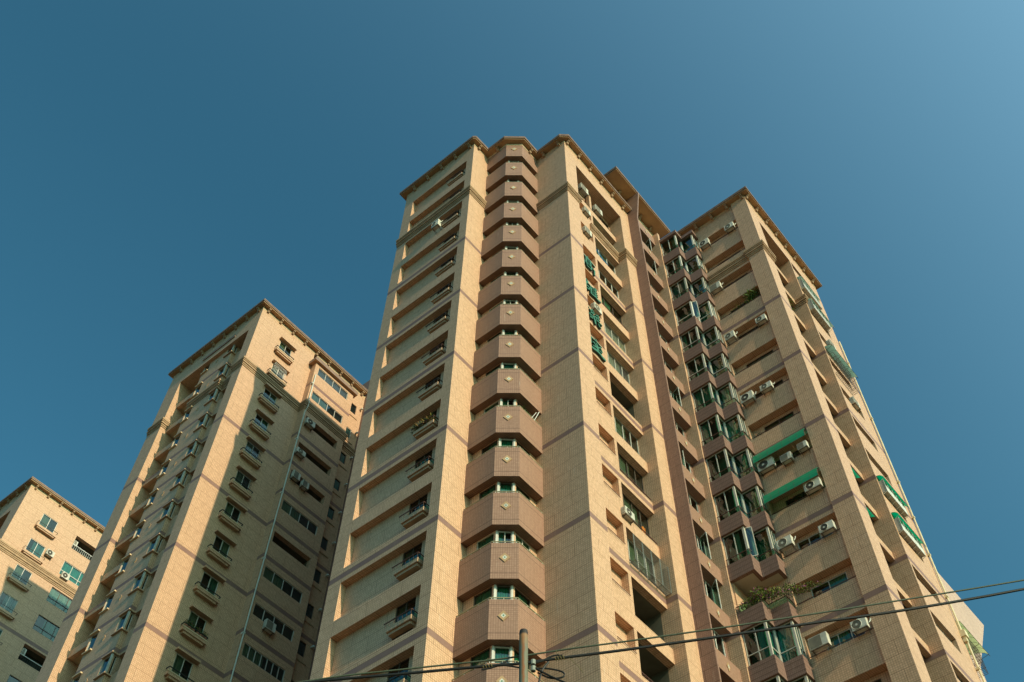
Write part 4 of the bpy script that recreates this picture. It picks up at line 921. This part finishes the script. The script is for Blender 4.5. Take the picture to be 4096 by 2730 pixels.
for i,x in enumerate((25.85,26.1,26.4,26.75,27.0,27.3)):
    plant('potted plant on the second tower flower ledge, %s'%['at its left end','second from its left end','third from its left end','third from its right end','second from its right end','at its right end'][i],(x,47.05,z+.2),[(0,-.05,.22,.14,.12,.18,70)],.05,['leaf','leaf_dark','clay'] if i%2 else ['leaf','leaf_dark'],elong=2.5)
plant('dark dry plant in a window opening above the green awnings on the right wing',(40.3,15.0,Zc(7)-1.3),[(-.05,-.1,.15,.15,.35,.2,80)],.07,['dry','leaf_dark','clay'],elong=3)
# laundry and odds
def cloth_thing(label,x,y,z,w_,h,mat,name='laundry',cat='laundry'):
    t=thing(name,label,cat,(x,y,z)); mb=MB(); prev=None; N=10
    for i in range(N+1):
        xx=x+w_*i/N; yy=y+.05*math.sin(i*1.7); hh=h*(1-.15*math.sin(i*.8)); q=((xx,yy,z-hh),(xx,yy,z))
        if prev: mb.poly([prev[0],q[0],q[1],prev[1]],mat)
        prev=q
    for v in mb.v: v.z-=EYE
    mb.build('fabric',t,(x,y,z),smooth=True)
    mb=MB(); mb.bar((x-.05,y,z+.01),(x+w_+.05,y,z+.01),.008,'steel')
    for v in mb.v: v.z-=EYE
    mb.build('hanger_rod',t,(x,y,z)); return t
cloth_thing('orange bag hanging inside a glazed balcony of the sunlit face',33.2,19.6,Zc(10)-1.75,.24,.45,'orange','bag','bag')
cloth_thing('violet cloth hanging on the lowest visible balcony of the sunlit face',32.0,19.75,Zc(14)-.5,.5,1.3,'violet')
cloth_thing('white cloth hanging beside the violet one on the lowest visible balcony',32.7,19.8,Zc(14)-.5,.45,1.1,'cloth_white')
cloth_thing('teal cloth folded over the railing above the violet laundry',33.0,19.45,Zc(13)-2.15,.9,.35,'cur_teal')
t=thing('strap','blue plastic strap stretched across the window under the belt','strap',(31.6,19.75,Zc(2)-.3)); mb=MB()
mb.tube([(31.55,19.8,Zc(2)-.35),(31.9,19.7,Zc(2)-1.25),(32.6,19.7,Zc(2)-1.55),(33.3,19.75,Zc(2)-1.35)],.018,'blue',4); mb.tube([(31.9,19.7,Zc(2)-1.0),(32.6,19.7,Zc(2)-1.4),(33.2,19.75,Zc(2)-1.3)],.014,'blue',4)
for v in mb.v: v.z-=EYE
mb.build('band',t,(31.6,19.75,Zc(2)-.3))
# ------------------------------------------------------------------ street pole and cables
t=thing('utility_pole','grey green steel pole with a rust streak and dark cap in the foreground','pole',(7.735,6.34,-EYE))
mb=MB(); n=20; r=.056; cx,cy=7.735,6.34
zs=[-EYE,4,8.0,8.45,8.49,8.52]; rs=[.058,.055,.052,.052,.052,.048]
rings=[[(cx+q*math.cos(2*math.pi*i/n),cy+q*math.sin(2*math.pi*i/n),z) for i in range(n)] for z,q in zip(zs,rs)]
for a,b in zip(rings,rings[1:]):
    for i in range(n): mb.poly([a[i],a[(i+1)%n],b[(i+1)%n],b[i]],'pole')
mb.poly(rings[-1],'pole')
me=mb.build('shaft',t,(7.735,6.34,8.50+EYE),smooth=True); me.location=(0,0,8.50+EYE)
D=10.0
def sm(pts,n=6):
    out=[]; pts=[Vector(p) for p in pts]
    for i in range(len(pts)-1):
        p0,p1,p2,p3=pts[max(i-1,0)],pts[i],pts[i+1],pts[min(i+2,len(pts)-1)]
        for j in range(n):
            s=j/n; out.append(.5*((2*p1)+(-p0+p2)*s+(2*p0-5*p1+4*p2-p3)*s*s+(-p0+3*p1-3*p2+p3)*s**3))
    return out+[pts[-1]]
up=[(-6,22.4,4.6),(2.0,13.05,6.2),(4.2,10.47,7.02),(6.11,8.24,7.73),(6.83,7.4,7.93),(7.56,6.55,8.11),(8.12,5.89,8.285),(8.7,5.21,8.455),(9.9,3.81,8.84),(11.82,1.57,9.50),(14.5,-1.56,10.5),(26,-15,14.6)]
up=[tuple(c*1.012 for c in p) for p in up]
lo=[(-6,22.4,4.8),(2.0,13.05,6.4),(4.2,10.47,7.05),(5.93,8.45,7.66),(6.83,7.4,7.87),(7.56,6.54,8.02),(7.76,6.31,8.055)]
lo2=[(7.76,6.31,8.055),(7.92,6.12,8.11),(8.69,5.22,8.33),(9.88,3.83,8.70),(11.13,2.37,9.10),(14.5,-1.56,10.35),(26,-15,14.3)]
def cable(label,segs,r,mat):
    t=thing('overhead_cable',label,'cable',segs[0][0]); mb=MB()
    for s_ in segs: mb.tube(sm(s_),r,mat,8)
    for v in mb.v: v.z-=EYE
    mb.build('cable_line',t,segs[0][0],smooth=True); return t
off=Vector((-.06,-.05,0))
cable('upper thin olive overhead cable passing behind the pole',[up],.0105,'wire_olive')
cl_=cable('lower thick black overhead cable tied to the pole by loops',[lo,lo2],.0165,'wire')
mb=MB()
def coil(c,r0,turns,dirv):
    c=Vector(c); d=Vector(dirv).normalized(); u=d.cross(Vector((0,0,1))).normalized(); w_=d.cross(u)
    return [c+d*(i/(12*turns)-.5)*.11+(u*math.cos(i*.6)+w_*math.sin(i*.6))*r0 for i in range(12*turns)]
mb.tube(coil((8.00,6.02,8.13),.026,3,(.76,-.9,.25)),.005,'wrap',4); mb.tube(coil((7.47,6.65,8.0),.022,3,(.76,-.9,.25)),.005,'wrap',4)
mb.tube([(8.06,5.95,8.16),(8.10,5.9,8.08),(8.14,5.86,8.02),(8.17,5.82,7.93)],.003,'wrap',4); mb.tube([(8.04,5.97,8.14),(7.98,6.04,8.19),(7.97,6.05,8.25)],.003,'wrap',4)
for v in mb.v: v.z-=EYE
mb.build('binding',cl_,lo[0])
mb=MB()
mb.tube(sm([(8.03,5.99,8.17),(7.95,6.07,8.16),(7.86,6.18,8.08),(7.80,6.25,8.05)]),.011,'wire',6)
mb.tube(sm([(7.92,6.12,8.08),(7.87,6.18,7.95),(7.84,6.21,7.75),(7.82,6.24,7.5)]),.013,'wire',6)
mb.tube(sm([(7.79,6.27,7.97),(7.9,6.15,7.99),(8.02,6.01,7.95),(8.03,6.0,7.88),(7.94,6.11,7.86),(7.84,6.22,7.93)]),.010,'wire',6)
mb.tube(sm([(7.79,6.27,8.02),(7.83,6.2,7.95),(7.95,6.08,7.86),(8.08,5.93,7.76),(8.2,5.8,7.66)]),.012,'wire',6)
mb.tube(sm([(7.62,6.48,8.09),(7.55,6.56,8.02),(7.47,6.65,7.97),(7.42,6.7,7.95)]),.012,'wire',6)
mb.tube(sm([(7.44,6.68,8.0),(7.55,6.55,8.02),(7.66,6.42,8.0),(7.74,6.33,7.97)]),.010,'wire',6)
for v in mb.v: v.z-=EYE
mb.build('cable_tails',cl_,lo[0],smooth=True)
mb=MB()
for zc in (8.06,7.97):
    n=10; c0=Vector((7.80,6.25,zc)); rr=[[c0+Vector((r_*math.cos(2*math.pi*i/n),r_*math.sin(2*math.pi*i/n),dz)) for i in range(n)] for r_,dz in ((.015,.035),(.03,.03),(.03,-.03),(.015,-.035))]
    for a,b in zip(rr,rr[1:]):
        for i in range(n): mb.poly([a[i],a[(i+1)%n],b[(i+1)%n],b[i]],'insul')
mb.build('insulator',t,(7.735,6.34,0),smooth=True)
# ------------------------------------------------------------------ ground
mb=MB(); mb.poly([(-900,-900,-EYE),(900,-900,-EYE),(900,900,-EYE),(-900,900,-EYE)],'gr') if 'gr' in MT else None
MT['gr']=plain('ground_concrete',(.085,.06,.036),.9,var=.2,scale=.2)
mb=MB(); mb.poly([(-900,-900,-EYE),(900,-900,-EYE),(900,900,-EYE),(-900,900,-EYE)],'gr'); g=mb.build('ground'); tag(g,kind='structure')
MT['asphalt']=plain('asphalt',(.06,.06,.058),.9,var=.2,scale=1.5)
mb=MB(); mb.poly([(-300,-7,-EYE+.004),(300,-7,-EYE+.004),(300,6,-EYE+.004),(-300,6,-EYE+.004)],'asphalt'); g=mb.build('road'); tag(g,kind='structure')
# ------------------------------------------------------------------ light, sky, camera
sd=Vector((-.0988,-1,.483)).normalized()
L=bpy.data.lights.new('sun','SUN'); L.energy=SUN_E; L.angle=math.radians(.55); L.color=SUN_C
so=bpy.data.objects.new('sun',L); C.objects.link(so); so.rotation_euler=(-sd).to_track_quat('-Z','Y').to_euler()
W=bpy.data.worlds.new('World'); S.world=W; W.use_nodes=True; nt=W.node_tree; nt.nodes.clear()
sky=nt.nodes.new('ShaderNodeTexSky'); sky.sky_type='NISHITA'; sky.sun_disc=False; sky.sun_elevation=math.asin(sd.z); sky.sun_rotation=math.radians(180+5.6)
sky.air_density=SKY[0]; sky.dust_density=SKY[1]; sky.ozone_density=SKY[2]; sky.altitude=0
mx=nt.nodes.new('ShaderNodeMix'); mx.data_type='RGBA'; mx.blend_type='MULTIPLY'; mx.inputs[0].default_value=1; mx.inputs[7].default_value=TINT
bg=nt.nodes.new('ShaderNodeBackground'); bg.inputs[1].default_value=SKY_S; wo=nt.nodes.new('ShaderNodeOutputWorld')
# brighter haze in the half of the sky towards the sun
tcw=nt.nodes.new('ShaderNodeTexCoord'); dt=nt.nodes.new('ShaderNodeVectorMath'); dt.operation='DOT_PRODUCT'; dt.inputs[1].default_value=sd
nt.links.new(tcw.outputs['Generated'],dt.inputs[0])
def wm(op,a,b):
    n=nt.nodes.new('ShaderNodeMath'); n.operation=op
    for i,v in enumerate((a,b)):
        if isinstance(v,(int,float)): n.inputs[i].default_value=v
        else: nt.links.new(v,n.inputs[i])
    return n.outputs[0]
gl_=wm('MINIMUM',wm('MULTIPLY',wm('POWER',wm('MAXIMUM',wm('ADD',dt.outputs['Value'],.1),0),2),3.5),1.15)
spz=nt.nodes.new('ShaderNodeSeparateXYZ'); nt.links.new(tcw.outputs['Generated'],spz.inputs[0])
gl_=wm('MULTIPLY',gl_,wm('MINIMUM',wm('MAXIMUM',wm('MULTIPLY',wm('SUBTRACT',spz.outputs[2],.35),3.0),0),1.0))
vs=nt.nodes.new('ShaderNodeVectorMath'); vs.operation='MULTIPLY_ADD'; vs.inputs[1].default_value=(2.6,1.1,.85); vs.inputs[2].default_value=(1,1,1)
cb=nt.nodes.new('ShaderNodeCombineXYZ'); [nt.links.new(gl_,cb.inputs[i]) for i in range(3)]; nt.links.new(cb.outputs[0],vs.inputs[0])
m2=nt.nodes.new('ShaderNodeVectorMath'); m2.operation='MULTIPLY'; nt.links.new(sky.outputs[0],m2.inputs[0]); nt.links.new(vs.outputs[0],m2.inputs[1])
nt.links.new(m2.outputs[0],mx.inputs[6]); nt.links.new(mx.outputs[2],bg.inputs[0]); nt.links.new(bg.outputs[0],wo.inputs[0])
cam=bpy.data.cameras.new('camera'); cam.sensor_width=36; cam.sensor_fit='HORIZONTAL'; cam.lens=4302.38/4096*36; cam.clip_start=.1; cam.clip_end=4000
co=bpy.data.objects.new('camera',cam); C.objects.link(co); S.camera=co
rx=Vector((0.6368919,-0.7708676,0.0114811)); dn=Vector((0.6396343,0.5200359,-0.5660659)); fw=Vector((0.4303913,0.3678665,0.8242800))
from mathutils import Matrix
m=Matrix((( rx.x,-dn.x,-fw.x,0),(rx.y,-dn.y,-fw.y,0),(rx.z,-dn.z,-fw.z,EYE),(0,0,0,1))); co.matrix_world=m
S.view_settings.view_transform='Standard'; S.view_settings.look='None'; S.view_settings.exposure=EXPO; S.view_settings.gamma=1; S.view_settings.use_curve_mapping=False
S.render.engine='CYCLES'; S.cycles.max_bounces=8; S.cycles.transparent_max_bounces=12
